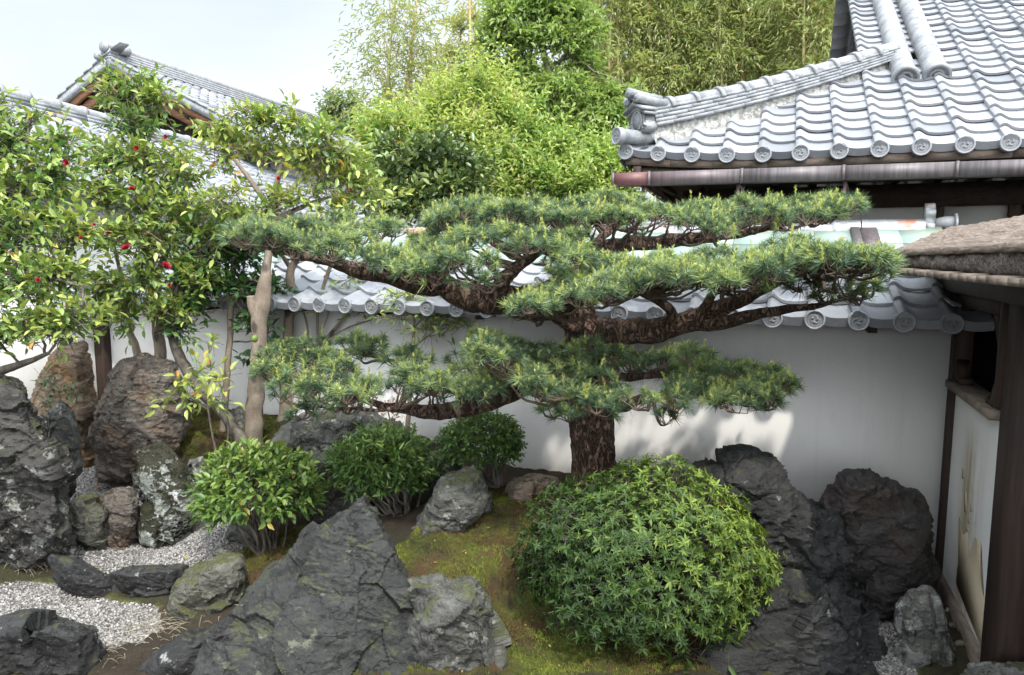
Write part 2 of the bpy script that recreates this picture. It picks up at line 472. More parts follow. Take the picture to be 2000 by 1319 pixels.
b = NB("pale_smooth_bark")
v = b.mapping((1, 1, 0.5))
n = b.noise(7, 6, 0.65, vec=v)
c = b.mix(b.ramp(n, [(0.3, 0.0), (0.7, 1.0)]), (0.17, 0.13, 0.095), (0.36, 0.29, 0.22))
c = b.mix(b.ramp(b.voro(8.5, vec=v), [(0.20, 0.85), (0.29, 0.0)]), c, (0.05, 0.042, 0.036))
c = b.mix(b.ramp(b.noise(60, 5, 0.7), [(0.45, 0.0), (0.75, 0.6)]), c, (0.11, 0.085, 0.06))
c = b.mix(b.ramp(b.noise(3.5, 5, 0.7), [(0.58, 0.0), (0.68, 0.7)]), c, (0.30, 0.31, 0.27))
MT["pale_bark"] = b.surf(c, 0.8, 0.3, b.bump(b.noise(30, 6, 0.7, vec=v), 0.5, 0.01))
b = NB("grey_bark")
n = b.noise(16, 6, 0.7, vec=b.mapping((1, 1, 0.5)))
MT["grey_bark"] = b.surf(b.mix(b.ramp(n, [(0.35, 0.0), (0.7, 1.0)]), (0.055, 0.045, 0.036), (0.21, 0.18, 0.145)), 0.85, 0.3, b.bump(n, 0.7, 0.01))

MT["needle"] = leaf_mat("pine_needle", [(0.0, (0.036, 0.074, 0.042)), (0.45, (0.125, 0.188, 0.088)), (0.7, (0.27, 0.34, 0.125)), (0.85, (0.46, 0.48, 0.13)), (1.0, (0.50, 0.50, 0.14))], 0.5, 0.25, tmul=1.2)
MT["camellia"] = leaf_mat("camellia_leaf", [(0.0, (0.030, 0.080, 0.028)), (0.36, (0.090, 0.180, 0.052)), (0.68, (0.24, 0.32, 0.070)), (0.88, (0.42, 0.44, 0.11)), (0.93, (0.52, 0.38, 0.05)), (1.0, (0.50, 0.22, 0.06))], 0.32, 0.25)
MT["azalea"] = leaf_mat("azalea_leaf", [(0.0, (0.018, 0.040, 0.010)), (0.5, (0.060, 0.108, 0.022)), (1.0, (0.25, 0.33, 0.055))], 0.5, 0.25, spec=0.3)
MT["shrub"] = leaf_mat("shrub_leaf", [(0.0, (0.028, 0.070, 0.020)), (0.5, (0.090, 0.170, 0.040)), (0.85, (0.19, 0.26, 0.05)), (0.93, (0.30, 0.30, 0.06)), (1.0, (0.50, 0.30, 0.06))], 0.33, 0.25)
MT["maple"] = leaf_mat("fresh_tree_leaf", [(0.0, (0.10, 0.17, 0.055)), (0.5, (0.20, 0.29, 0.085)), (1.0, (0.33, 0.39, 0.13))], 0.5, 0.42)
MT["spring"] = leaf_mat("spring_shrub_leaf", [(0.0, (0.10, 0.18, 0.050)), (0.5, (0.25, 0.36, 0.095)), (0.85, (0.44, 0.48, 0.16)), (1.0, (0.50, 0.38, 0.19))], 0.5, 0.42)
MT["bamboo"] = leaf_mat("bamboo_leaf", [(0.0, (0.20, 0.26, 0.095)), (0.5, (0.37, 0.41, 0.17)), (0.8, (0.42, 0.40, 0.18)), (1.0, (0.47, 0.37, 0.20))], 0.5, 0.4)
MT["evergreen"] = leaf_mat("dark_evergreen_leaf", [(0.0, (0.03, 0.055, 0.020)), (0.5, (0.095, 0.14, 0.050)), (0.8, (0.24, 0.30, 0.08)), (0.93, (0.30, 0.34, 0.10)), (1.0, (0.45, 0.26, 0.07))], 0.32, 0.2)
MT["distant"] = leaf_mat("distant_tree_leaf", [(0.0, (0.10, 0.15, 0.075)), (0.5, (0.19, 0.24, 0.10)), (1.0, (0.30, 0.32, 0.13))], 0.55, 0.35)
MT["redleaf"] = leaf_mat("red_young_leaf", [(0.0, (0.22, 0.05, 0.03)), (1.0, (0.42, 0.15, 0.08))], 0.4, 0.3)
b = NB("bamboo_cane")
MT["cane"] = b.surf(b.mix(b.attr(), (0.22, 0.25, 0.09), (0.50, 0.36, 0.16)), 0.45, 0.4)
b = NB("red_petal")
MT["petal"] = b.surf(b.mix(b.attr(), (0.22, 0.008, 0.014), (0.48, 0.03, 0.05)), 0.5, 0.4, trans=0.2)
b = NB("green_fruit")
MT["fruit"] = b.surf(b.mix(b.noise(12), (0.10, 0.17, 0.03), (0.20, 0.26, 0.05)), 0.45, 0.4)
b = NB("yellow_stamens")
MT["stamen"] = b.surf((0.55, 0.36, 0.05), 0.7, 0.3)

# ------------------------------------------------------------------ ground
U, V, ZZ = np.array([0.934, -0.358, 0.0]), np.array([0.358, 0.934, 0.0]), np.array([0, 0, 1.0])
RZ = -math.atan2(0.358, 0.934)
W0 = np.array([2.86, 4.40, 0.0])
def WP(a, b, z): return W0 + a * U + b * V + z * ZZ

GC = [at(*p) for p in [(1730, 1260, 3.72), (1835, 1150, 4.4), (1900, 1290, 3.55), (900, 1060, 4.0), (1010, 985, 4.5), (1040, 1240, 3.5), (1050, 930, 5.3), (820, 875, 5.6),
      (560, 815, 6.2), (400, 850, 5.8), (200, 905, 6.0), (180, 1000, 5.2), (300, 1080, 4.7), (420, 1040, 4.75), (100, 1180, 4.05), (250, 1240, 3.65), (510, 1085, 4.4), (640, 1060, 4.5), (330, 790, 6.6),
      (1300, 1200, 3.7), (1500, 1000, 4.7), (1250, 950, 4.9), (30, 1000, 5.3), (760, 1000, 4.6), (1190, 935, 4.5)]]
GC += [np.array(p) for p in [(-1.5, 2.2, 0.0), (0, 2.0, 0.0), (1.5, 2.2, 0.0), (3, 2, 0), (-3.5, 2.5, 0.05), (-5, 5, 0.25), (-5.5, 7.5, 0.4), (3.4, 5.2, 0.1), (-3, 9, 0.5), (0, 7, 0.4), (4, 7, 0.1), (-7, 3, 0.1)]]
GC = np.array(GC)
def gz(X, Y):
    X, Y = np.asarray(X, float), np.asarray(Y, float)
    d2 = (X[..., None] - GC[:, 0]) ** 2 + (Y[..., None] - GC[:, 1]) ** 2
    w = 1.0 / (d2 + 0.035) ** 1.8
    z = (w * GC[:, 2]).sum(-1) / w.sum(-1)
    far = np.clip((np.hypot(X, Y - 4.5) - 7) / 5, 0, 1)
    return z * (1 - far)
def gnd(px, py):                                           # where a photo pixel meets the ground
    Y = np.linspace(1.6, 9, 740)
    d = ray(px, py)
    P = CAM + d * (Y / d[1])[:, None]
    h = P[:, 2] - gz(P[:, 0], P[:, 1])
    k = np.argmax(h < 0) if (h < 0).any() else len(Y) - 1
    return np.array([P[k, 0], P[k, 1], float(gz(P[k, 0], P[k, 1]))])
def in_poly(X, Y, poly):
    X, Y = np.asarray(X), np.asarray(Y)
    r = np.zeros(X.shape, bool)
    n = len(poly)
    for i in range(n):
        x1, y1 = poly[i][:2]; x2, y2 = poly[(i + 1) % n][:2]
        c = ((y1 > Y) != (y2 > Y)) & (X < (x2 - x1) * (Y - y1) / (y2 - y1 + 1e-12) + x1)
        r ^= c
    return r
GRAVEL = [[gnd(*p)[:2] for p in pl] for pl in [
    [(110, 960), (160, 885), (240, 885), (285, 905), (300, 990), (370, 1010), (415, 985), (480, 1020), (470, 1100), (385, 1130), (240, 1125), (140, 1110), (120, 1040)],
    [(-60, 1155), (40, 1135), (130, 1140), (230, 1175), (310, 1190), (320, 1230), (270, 1265), (205, 1270), (180, 1250), (60, 1215), (-60, 1220)],
    [(1690, 1340), (1715, 1215), (1765, 1200), (1800, 1340)]]]
def micro(P):                                              # cushions of moss, gentle unevenness under the gravel
    P = np.asarray(P, float) * [1, 1, 0]
    c = np.clip(fbm(P, 4.2, 3, 15) + .15, 0, 1) ** 0.7
    inm = np.zeros(len(P))
    for pl in GRAVEL: inm = np.maximum(inm, in_poly(P[:, 0], P[:, 1], pl) * 1.0)
    return 0.014 * fbm(P, 2.5, 3, 3) + (1 - inm) * 0.055 * c
axis_x = np.unique(np.concatenate([np.linspace(-200, -8, 14), np.linspace(-8, 5, 330), np.linspace(5, 200, 14)]))
axis_y = np.unique(np.concatenate([np.linspace(-60, 1, 10), np.linspace(1, 8.2, 230), np.linspace(8.2, 400, 16)]))
gx, gy = np.meshgrid(axis_x, axis_y)
gzv = gz(gx, gy)
gp = np.stack([gx, gy, gzv], -1).reshape(-1, 3)
near = (np.hypot(gp[:, 0], gp[:, 1] - 4.5) < 7)
gp[:, 2] += near * micro(gp)
ny_, nx_ = gx.shape
ii, jj = np.meshgrid(np.arange(ny_ - 1), np.arange(nx_ - 1), indexing="ij")
GQ = np.stack([ii * nx_ + jj, ii * nx_ + jj + 1, (ii + 1) * nx_ + jj + 1, (ii + 1) * nx_ + jj], -1).reshape(-1, 4)
gm = np.zeros(len(gp))
MOSS = [[gnd(*p)[:2] for p in pl] for pl in [
    [(770, 1085), (860, 1000), (960, 960), (1090, 950), (1300, 960), (1500, 1050), (1620, 1180), (1640, 1345), (620, 1345), (700, 1200), (800, 1150)],
    [(340, 800), (480, 790), (560, 850), (520, 890), (390, 905), (345, 890)],
    [(430, 1050), (560, 1040), (680, 1040), (760, 1090), (560, 1150), (470, 1150)]]]
for pl in MOSS: gm = np.maximum(gm, in_poly(gp[:, 0], gp[:, 1], pl) * 0.5)
for pl in GRAVEL: gm = np.maximum(gm, in_poly(gp[:, 0], gp[:, 1], pl) * 1.0)
b = NB("garden_soil")
n1 = b.noise(4.5, 7, 0.65, dist=0.6); n2 = b.noise(60, 6, 0.7)
moss = b.mix(n2, (0.026, 0.036, 0.009), (0.15, 0.165, 0.034))
moss = b.mix(b.ramp(b.noise(2.4, 5, 0.6, vec=b.mapping((1, 1, 1), (0, 0, 1.2))), [(0.47, 0.0), (0.57, 0.9)]), moss, b.mix(n2, (0.028, 0.016, 0.010), (0.15, 0.088, 0.052)))
soil = b.mix(n2, (0.014, 0.012, 0.009), (0.062, 0.051, 0.038))
mz = b.ramp(b.attr(), [(0.0, 0.0), (0.5, 1.0), (0.8, 0.0), (1.0, 0.0)])
c = b.mix(b.math("MULTIPLY", b.ramp(n1, [(0.36, 0.1), (0.54, 1.0)]), b.math("ADD", b.math("MULTIPLY", mz, 0.8), 0.2)), soil, moss)
grav = b.mix(b.ramp(b.voro(70), [(0.1, 1.0), (0.7, 0.0)]), (0.14, 0.13, 0.12), (0.36, 0.345, 0.325))
c = b.mix(b.ramp(b.attr(), [(0.55, 0.0), (0.95, 1.0)]), c, grav)
MT["ground"] = b.surf(c, 0.95, 0.15, b.bump(n2, 0.9, 0.02))
gb = B().add(gp, GQ, tint=gm)
solo("ground", gb, MT["ground"], (0, 0, 0), kind="structure", smooth=True)

rng = np.random.default_rng(7)
def scatter(poly, dens):
    P = np.array(poly); lo, hi = P.min(0), P.max(0)
    n = int((hi - lo).prod() * dens)
    q = rng.uniform(lo, hi, (n, 2))
    q = q[in_poly(q[:, 0], q[:, 1], P)]
    return q
# loose white stones
gb = B()
oct_v = np.array([[1, 0, 0], [-1, 0, 0], [0, 1, 0], [0, -1, 0], [0, 0, 1], [0, 0, -1], [.62, .62, .5], [-.62, .62, .5], [.62, -.62, .5], [-.62, -.62, .5]], float)
oct_t = np.array([[4, 8, 6], [4, 6, 7], [4, 7, 9], [4, 9, 8], [0, 6, 8], [2, 7, 6], [1, 9, 7], [3, 8, 9], [0, 2, 6], [2, 1, 7], [1, 3, 9], [3, 0, 8]])
for pl in GRAVEL:
    q = scatter(pl, 10500)
    n = len(q)
    z = gz(q[:, 0], q[:, 1]) + micro(np.c_[q, np.zeros(n)])
    s = rng.uniform(0.0038, 0.0086, (n, 1, 1)) * rng.uniform(0.7, 1.35, (n, 1, 3))
    th = rng.uniform(0, 6.28, n)
    Vv = oct_v[None] * s + rng.normal(0, 0.0012, (n, 10, 3))
    X = Vv[..., 0] * np.cos(th)[:, None] - Vv[..., 1] * np.sin(th)[:, None]
    Yv = Vv[..., 0] * np.sin(th)[:, None] + Vv[..., 1] * np.cos(th)[:, None]
    Vv = np.stack([X, Yv, Vv[..., 2]], -1) + np.c_[q, z + rng.uniform(0, 0.008, n)][:, None, :]
    T = (oct_t[None] + (np.arange(n) * 10)[:, None, None]).reshape(-1, 3)
    gb.add(Vv.reshape(-1, 3), None, T, np.repeat(rng.random(n), 10))
b = NB("white_gravel_stone")
MT["gravel"] = b.surf(b.ramp(b.attr(), [(0.0, (0.09, 0.08, 0.07)), (0.35, (0.20, 0.187, 0.17)), (0.8, (0.33, 0.31, 0.285)), (1.0, (0.46, 0.44, 0.41))]), 0.85, 0.25)
solo("gravel", gb, MT["gravel"], (0, 0, 0), kind="stuff", label="pale crushed gravel of the dry stream between the rocks")

# ------------------------------------------------------------------ tile roofs
TT = np.array([0, 0, .05, .10, .15, .21, .28, .36, .48, .64, .82, 1.0])
TH = 0.040 * np.exp(-((TT - .11) / .15) ** 2) - 0.012 * np.sin(np.pi * np.clip((TT - .28) / .72, 0, 1)) + .006 * (1 - TT)
TH[0] = -0.014
def tiles(buf, O, Ud, Sd, ncol, nrow, w, l, keep=None, lip0=0.05, warp=None, raise_=0.028, seed=0, prof=1.0, i0=0):
    Ud, Sd = nrm(Ud), nrm(Sd); N = np.cross(Ud, Sd)
    rg = np.random.default_rng(seed)
    I, J = np.meshgrid(np.arange(i0, ncol), np.arange(nrow), indexing="ij")
    I, J = I.ravel(), J.ravel()
    if keep is not None:
        k = keep((I + .5) * w, (J + .5) * l); I, J = I[k], J[k]
    m, nt = len(I), len(TT)
    jit = rg.normal(0, 0.0026, (m, 4))
    rows = []
    for kind in range(3):
        s = (J * l)[:, None] + (l + 0.01 if kind == 2 else -0.018) + jit[:, 3:4] * 2
        r = np.where(J == 0, -lip0 + raise_, raise_ - 0.021)[:, None] if kind == 0 else (raise_ if kind == 1 else 0.0)
        h = TH[None] * prof + r + jit[:, :1] + jit[:, 1:2] * TT[None]
        a = (I * w)[:, None] + TT[None] * w * 1.005
        rows.append(np.asarray(O) + a[..., None] * Ud + (s + 0 * a)[..., None] * Sd + h[..., None] * N)
    P = np.stack(rows, 1).reshape(m, -1, 3)
    q = []
    for k in range(2):
        for t in range(nt - 1): q.append([k * nt + t, k * nt + t + 1, (k + 1) * nt + t + 1, (k + 1) * nt + t])
    Q = (np.array(q)[None] + (np.arange(m) * 3 * nt)[:, None, None]).reshape(-1, 4)
    P = P.reshape(-1, 3)
    if warp is not None: P = warp(P)
    buf.add(P, Q, tint=np.repeat(np.clip(rg.normal(0.5, 0.24, m), 0, 1), 3 * nt))
    return buf

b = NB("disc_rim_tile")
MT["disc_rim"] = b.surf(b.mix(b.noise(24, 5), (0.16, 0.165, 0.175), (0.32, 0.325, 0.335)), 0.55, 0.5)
def disc_mesh(r=0.070):
    bq = B(); n = 28
    th = np.arange(n) * 2 * np.pi / n
    prof = [(1.0, 0.045), (1.0, -0.004), (0.97, -0.010), (0.82, -0.010), (0.79, -0.002)]
    P = np.array([[r * a * math.cos(t), y, r * a * math.sin(t)] for a, y in prof for t in th])
    Q = [[i * n + j, i * n + (j + 1) % n, (i + 1) * n + (j + 1) % n, (i + 1) * n + j] for i in range(len(prof) - 1) for j in range(n)]
    bq.add(P, [q[::-1] for q in Q])
    bt = B()
    P = np.array([[r * .8 * math.cos(t), -0.002, r * .8 * math.sin(t)] for t in th] + [[0, -0.002, 0]])
    bq.add(P, None, [[j, n, (j + 1) % n] for j in range(n)][:], 0.2)
    def tri_tube(pts, rad, sides=6):
        tb = B().tube(pts, rad, sides)
        q = np.vstack(tb.q); bq.add(np.vstack(tb.v) * [1, 0.6, 1] + [0, -0.002, 0], None, np.vstack([q[:, [0, 1, 2]], q[:, [0, 2, 3]], np.vstack(tb.t)]), 0.8)
    for k in range(3):
        a0 = k * 2.094
        ph = np.linspace(0, 2.3, 10)
        rad = r * (0.20 + 0.30 * (ph / 2.3) ** 0.8)
        tri_tube(np.c_[rad * np.cos(a0 + ph), 0 * ph, rad * np.sin(a0 + ph)], r * np.linspace(0.15, 0.025, 10))
    for k in range(14):
        a = k * 2 * math.pi / 14
        c = np.array([r * .67 * math.cos(a), -0.002, r * .67 * math.sin(a)])
        o = np.array([[1, 0, 0], [-1, 0, 0], [0, -1, 0], [0, 0, 1], [0, 0, -1]]) * r * .06
        bq.add(c + o, None, [[2, 0, 3], [2, 3, 1], [2, 1, 4], [2, 4, 0]], 0.8)
    me = bq.mesh("eave_disc", False)
    nq = sum(len(q) for q in bq.q)
    mi = np.ones(len(me.polygons), np.int32); mi[:nq] = 0
    me.polygons.foreach_set("material_index", mi)
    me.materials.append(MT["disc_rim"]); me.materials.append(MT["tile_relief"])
    return me
DISC = disc_mesh()

def soft(o, a=42):
    o.data.polygons.foreach_set("use_smooth", np.ones(len(o.data.polygons), bool))
    o.data.set_sharp_from_angle(angle=R(a))
    return o
# ------------------------------------------------------------------ the white garden wall under its tiled and copper roof
EZ = float(onplane(1790, 628, WP(0, -0.33, 0), V)[2]) - 0.0
RIDB = 1.30
RIDZ = float(onplane(1880, 433, WP(0, RIDB, 0), V)[2])
pitchW = math.atan2(RIDZ - EZ - 0.08, RIDB + 0.33)
SW = V * math.cos(pitchW) + ZZ * math.sin(pitchW)
NW_ = np.cross(U, SW)
LW = 12.4
wall = empty("garden_wall", WP(-4, 0, 0), "long white plastered garden wall with a tiled eave behind the pine", "wall")
wb = B(); wb.box((-LW, 0, -0.3), (0, 0.16, EZ + 0.06), U, V, ZZ, W0)
part("plaster", wb, MT["plaster"], wall)
wb = B()
wb.box((-LW, -0.30, EZ - 0.045), (0.06, 0.10, EZ - 0.015), U, V, ZZ, W0)
wb.box((-LW, -0.34, EZ - 0.030), (0.06, -0.302, EZ + 0.006), U, V, ZZ, W0)
for k in range(14): wb.box((-0.55 - k * 0.9, -0.29, EZ - 0.085), (-0.50 - k * 0.9, 0.0, EZ - 0.047), U, V, ZZ, W0)
part("eave_board", wb, MT["wood_dark_h"], wall)
TWW = 0.25
NCW = int(LW / TWW)
rb = B()
O = WP(0.10 - NCW * TWW, -0.36, EZ)
tiles(rb, O, U, SW, NCW, 4, TWW, 0.25, lip0=0.062, seed=11)
rf = part("tile_roof", rb, MT["tile"], wall); soft(rf)
for i in range(NCW):
    p = O + (i + .13) * TWW * U + SW * (-0.022) + NW_ * 0.004
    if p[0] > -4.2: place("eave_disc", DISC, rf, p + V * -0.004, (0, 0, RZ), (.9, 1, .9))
wb = B()                                                   # copper sheet above the tile rows
s0, s1 = 0.93, (RIDB + 0.36) / math.cos(pitchW)
na = 40
for k in range(na):
    a0, a1 = 0.1 - (k + 1) * 0.31, 0.1 - k * 0.31 - 0.004
    for (q0, q1, lift) in ((s0, (s0 + s1) / 2 + .015, 0.018), ((s0 + s1) / 2, s1, 0.026)):
        wb.box((a0, q0, lift - 0.012), (a1, q1, lift + 0.004 * (k % 2)), U, SW, NW_, WP(0, -0.36, EZ) + NW_ * 0.015)
part("copper_sheet", wb, MT["copper"], wall)
wb = B()
for k in range(26):                                        # pale ridge tiles along the top
    a1 = -0.02 - k * 0.46
    Pk = [WP(a1 - 0.452, RIDB, RIDZ - 0.05), WP(a1, RIDB, RIDZ - 0.05)]
    th = np.linspace(0, np.pi, 9)
    ring = np.array([np.cos(th) * 0.095, np.sin(th) * 0.075]).T
    Vv = np.array([p + V * r[0] + ZZ * r[1] * (1.0 if e else 1.06) for e, p in enumerate(Pk) for r in ring])
    wb.add(Vv, [[j, j + 1, 9 + j + 1, 9 + j] for j in range(8)])
    wb.box((a1 - 0.452, RIDB - 0.10, RIDZ - 0.10), (a1, RIDB + 0.10, RIDZ - 0.048), U, V, ZZ, W0)
part("ridge_cover", wb, MT["lead"], wall, True)
wb = B()                                                   # brown metal strap over the sheet
sa = float(np.dot(onplane(1690, 455, WP(0, RIDB - .2, 0), V) - W0, U))
wb.box((sa - 0.10, s1 - 0.62, 0.036), (sa - 0.035, s1 - 0.06, 0.05), U, SW, NW_, WP(0, -0.36, EZ) + NW_ * 0.015, tint=0.0)
wb.box((sa - 0.030, s1 - 0.62, 0.036), (sa + 0.09, s1 - 0.06, 0.045), U, SW, NW_, WP(0, -0.36, EZ) + NW_ * 0.015, tint=0.1)
part("metal_strap", wb, MT["gutter"], wall)
wb = B()                                                   # ridge end ornament
cz = RIDZ - 0.02
prof = np.array([(-.05, -.05), (.05, -.05), (.055, .0), (.03, .03), (.035, .06), (.06, .08), (.055, .11), (.03, .115), (.035, .15), (.0, .17), (-.035, .15), (-.03, .115), (-.055, .11), (-.06, .08), (-.035, .06), (-.03, .03), (-.055, .0)])
wb.prism([WP(-0.02, RIDB + x * 1.2, cz + y) for x, y in prof], U * 0.07)
wb.tube([WP(0.05, RIDB, cz + .01), WP(0.13, RIDB, cz + .015), WP(0.19, RIDB, cz + .01)], [0.035, 0.05, 0.052], 14)
wb.tube([WP(0.19, RIDB, cz + .01), WP(0.205, RIDB, cz + .01)], [0.075, 0.075], 18)
part("ridge_ornament", wb, MT["lead"], wall)
wb = B().box((-LW, RIDB + 0.0, -0.2), (0.0, RIDB + 0.12, RIDZ - 0.09), U, V, ZZ, W0)
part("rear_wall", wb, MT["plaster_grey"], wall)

gp_ = empty("gate_post", WP(-7.55, -0.03, 0.2), "dark brown wooden post in the white wall beside the big brown rock", "post")
pa = float(np.dot(onplane(219, 690, W0, V) - W0, U)); pb = float(np.dot(onplane(178, 690, W0, V) - W0, U))
wb = B().box((pb + 0.09, -0.09, 0.0), (pa, -0.003, EZ - 0.09), U, V, ZZ, W0, bev=.006)
part("shaft", wb, MT["wood_dark"], gp_)
wb = B().box((pb - 0.02, -0.05, 0.0), (pb + 0.088, -0.004, EZ - 0.09), U, V, ZZ, W0, bev=.004)
part("side_board", wb, wood_mat("brown_board", (0.04, 0.02, 0.012), (0.12, 0.065, 0.04)), gp_)

# ------------------------------------------------------------------ bark roofed house on the right
hs = empty("bark_roofed_house", WP(0, -0.6, 0), "low house with shaggy bark roof, stained white side wall and dark window opening", "house")
def HB(lo, hi, **k): return B().box(lo, hi, U, -V, ZZ, W0, **k)      # a: outwards, d: towards the garden front, z
DP = 1.01
n_ = 30; m_ = 40
dd, zz = np.meshgrid(np.linspace(0.02, DP, n_), np.linspace(0.10, 1.37, m_))
st = np.exp(-((dd - 0.55) / 0.22) ** 2) * np.clip((1.28 - zz) / 0.25, 0, 1)
Pn = W0 + dd.ravel()[:, None] * -V + zz.ravel()[:, None] * ZZ
i, j = np.meshgrid(np.arange(m_ - 1), np.arange(n_ - 1), indexing="ij")
Q = np.stack([i * n_ + j, i * n_ + j + 1, (i + 1) * n_ + j + 1, (i + 1) * n_ + j], -1).reshape(-1, 4)
wb = B().add(Pn, Q, tint=st.ravel()); wb.box((0.004, 0.02, 0.10), (0.10, DP, 1.365), U, -V, ZZ, W0, tint=0)
part("stained_wall", wb, MT["stain"], hs)
pl = [(1874, 1010), (1882, 1045), (1890, 1040), (1893, 1090), (1905, 1050), (1917, 1062), (1915, 1130), (1922, 1165), (1931, 1180), (1931, 1300), (1868, 1140), (1872, 1100)]
poly = [onplane(x, y, W0, U) - U * 0.0035 for x, y in pl]
part("bare_clay_patch", B().prism(poly, U * 0.003), MT["clay"], hs)
wb = B()
for (x0, y0, x1, y1, w) in [(1882, 915, 1881, 935, 1.5), (1886, 960, 1887, 1000, 2), (1893, 1012, 1894, 1022, 2), (1897, 985, 1898, 1000, 1.6), (1890, 1030, 1891, 1038, 2)]:
    wb.prism([onplane(x, y, W0, U) - U * 0.0035 for x, y in [(x0 - w, y0), (x0 + w, y0), (x1 + w, y1), (x1 - w, y1)]], U * 0.003)
part("plaster_chip", wb, MT["clay"], hs)
part("base_board", HB((-0.035, 0.0, -0.05), (0.05, DP + 0.02, 0.13), bev=.008), MT["wood_grey"], hs)
part("corner_post", HB((-0.04, -0.005, -0.1), (0.03, 0.045, EZ + 0.02), bev=.005), MT["wood_dark"], hs)
sl = B()
sl.box((-0.06, 0.03, 1.37), (0.09, DP, 1.425), U, -V, ZZ, W0, bev=.008)
part("window_sill", sl, MT["wood_grey"], hs)
wb = B()
wb.box((-0.03, 0.046, 1.426), (0.06, 0.13, 1.98), U, -V, ZZ, W0, bev=.01)
wb.box((-0.03, DP - 0.06, 1.426), (0.06, DP, 1.98), U, -V, ZZ, W0, bev=.01)
wb.box((-0.03, 0.13, 1.90), (0.06, DP - 0.06, 1.98), U, -V, ZZ, W0, bev=.01)
for (dx, zx) in ((0.13, 1.90), (DP - 0.06, 1.90)):         # rounded upper corners and small lower scrolls
    sgn = 1 if dx < 0.5 else -1
    wb.prism([W0 - U * 0.028 - V * (dx + sgn * p) + ZZ * (zx - q) for p, q in [(0, 0), (.12, 0), (.07, .02), (.03, .06), (.01, .13), (0, .15)]], U * 0.07)
    wb.prism([W0 - U * 0.028 - V * (dx + sgn * p) + ZZ * (1.427 + q) for p, q in [(0, 0), (.13, 0), (.135, .022), (.11, .04), (.08, .028), (.05, .04), (.03, .09), (0, .14)]], U * 0.07)
part("window_frame", wb, MT["wood_dark"], hs)
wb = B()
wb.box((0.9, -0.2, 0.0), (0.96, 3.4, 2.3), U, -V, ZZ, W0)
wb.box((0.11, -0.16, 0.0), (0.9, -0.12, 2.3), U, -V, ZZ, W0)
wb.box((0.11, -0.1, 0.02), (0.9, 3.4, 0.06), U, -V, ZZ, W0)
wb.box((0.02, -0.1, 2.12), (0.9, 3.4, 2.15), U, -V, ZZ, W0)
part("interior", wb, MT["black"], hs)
part("door_post", HB((-0.012, DP + 0.005, -0.1), (0.16, DP + 0.245, 2.16), bev=.012), MT["wood_dark"], hs)
wb = B()
wb.box((-0.09, -0.5, 1.985), (0.10, 3.4, 2.11), U, -V, ZZ, W0, bev=.01)
part("wall_beam", wb, MT["wood_dark"], hs)

def remesh(P, voxel, smooth=0):
    bm = bmesh.new()
    for p in P: bm.verts.new(p)
    bmesh.ops.convex_hull(bm, input=bm.verts[:])
    bmesh.ops.delete(bm, geom=[v for v in bm.verts if not v.link_faces], context="VERTS")
    me = bpy.data.meshes.new("tmp"); bm.to_mesh(me); bm.free()
    o = bpy.data.objects.new("tmp", me); COL.objects.link(o)
    md = o.modifiers.new("r", "REMESH"); md.mode = "VOXEL"; md.voxel_size = voxel
    if smooth:
        ms = o.modifiers.new("s", "SMOOTH"); ms.iterations = smooth; ms.factor = 0.5
    ev = o.evaluated_get(bpy.context.evaluated_depsgraph_get())
    m2 = ev.to_mesh()
    n = len(m2.vertices); co = np.zeros(n * 3, np.float32); m2.vertices.foreach_get("co", co)
    no = np.zeros(n * 3, np.float32); m2.vertices.foreach_get("normal", no)
    F = [tuple(p.vertices) for p in m2.polygons]
    Q = [f for f in F if len(f) == 4]; T = [f for f in F if len(f) == 3]
    ev.to_mesh_clear()
    bpy.data.objects.remove(o); bpy.data.meshes.remove(me)
    return co.reshape(-1, 3).astype(float), no.reshape(-1, 3).astype(float), Q, T
L0, L1 = at(1733, 520, 4.25), at(2000, 540, 2.75)
T0, T1 = at(1742, 494, 4.28), at(2000, 482, 2.78)
K0, K1 = at(1846, 449, 5.0), at(2000, 425, 4.5)
ext = lambda a_, b_, k: b_ + (b_ - a_) * k
L2, T2 = ext(L0, L1, 0.45), ext(T0, T1, 0.45)
K2 = at(2600, 360, 3.6)
hull = [L0, L2, T0, T2, K0, K1, K2, K0 - [0, 0, .16], K2 - [0, 0, .4], K1 - [0, 0, .3]]
co, no, Q, T = remesh(hull, 0.022, 1)
up = no[:, 2:3]
co = co + no * (0.014 * fbm(co, 9, 4, 5)[:, None] + 0.010 * fbm(co * [1, 1, 3], 26, 3, 8, ridged=True)[:, None])
wb = B().add(co, Q, T)
me = wb.mesh("roof", False, BASE[hs.name])
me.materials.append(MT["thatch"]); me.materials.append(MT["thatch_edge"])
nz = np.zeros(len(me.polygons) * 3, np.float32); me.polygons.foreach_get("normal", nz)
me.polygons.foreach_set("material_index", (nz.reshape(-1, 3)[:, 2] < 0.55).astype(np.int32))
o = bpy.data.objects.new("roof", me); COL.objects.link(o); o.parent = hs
wb = B()                                                   # pale board tips under the bark
for k in range(26):
    p, q = L0 + (L2 - L0) * k / 26, L0 + (L2 - L0) * (k + .96) / 26
    d = nrm(q - p); w_ = np.cross(ZZ, d)
    wb.box((0, -0.03, -0.034), (np.linalg.norm(q - p), 0.10, -0.008 + 0.004 * (k % 3)), d, -w_, ZZ, p, tint=(k * 37 % 10) / 10)
part("eave_board", wb, MT["wood_grey"], hs)
wb = B()                                                   # the thin top layer of bark overhanging the edge
nl = 40; fr = np.linspace(0, 1, nl)
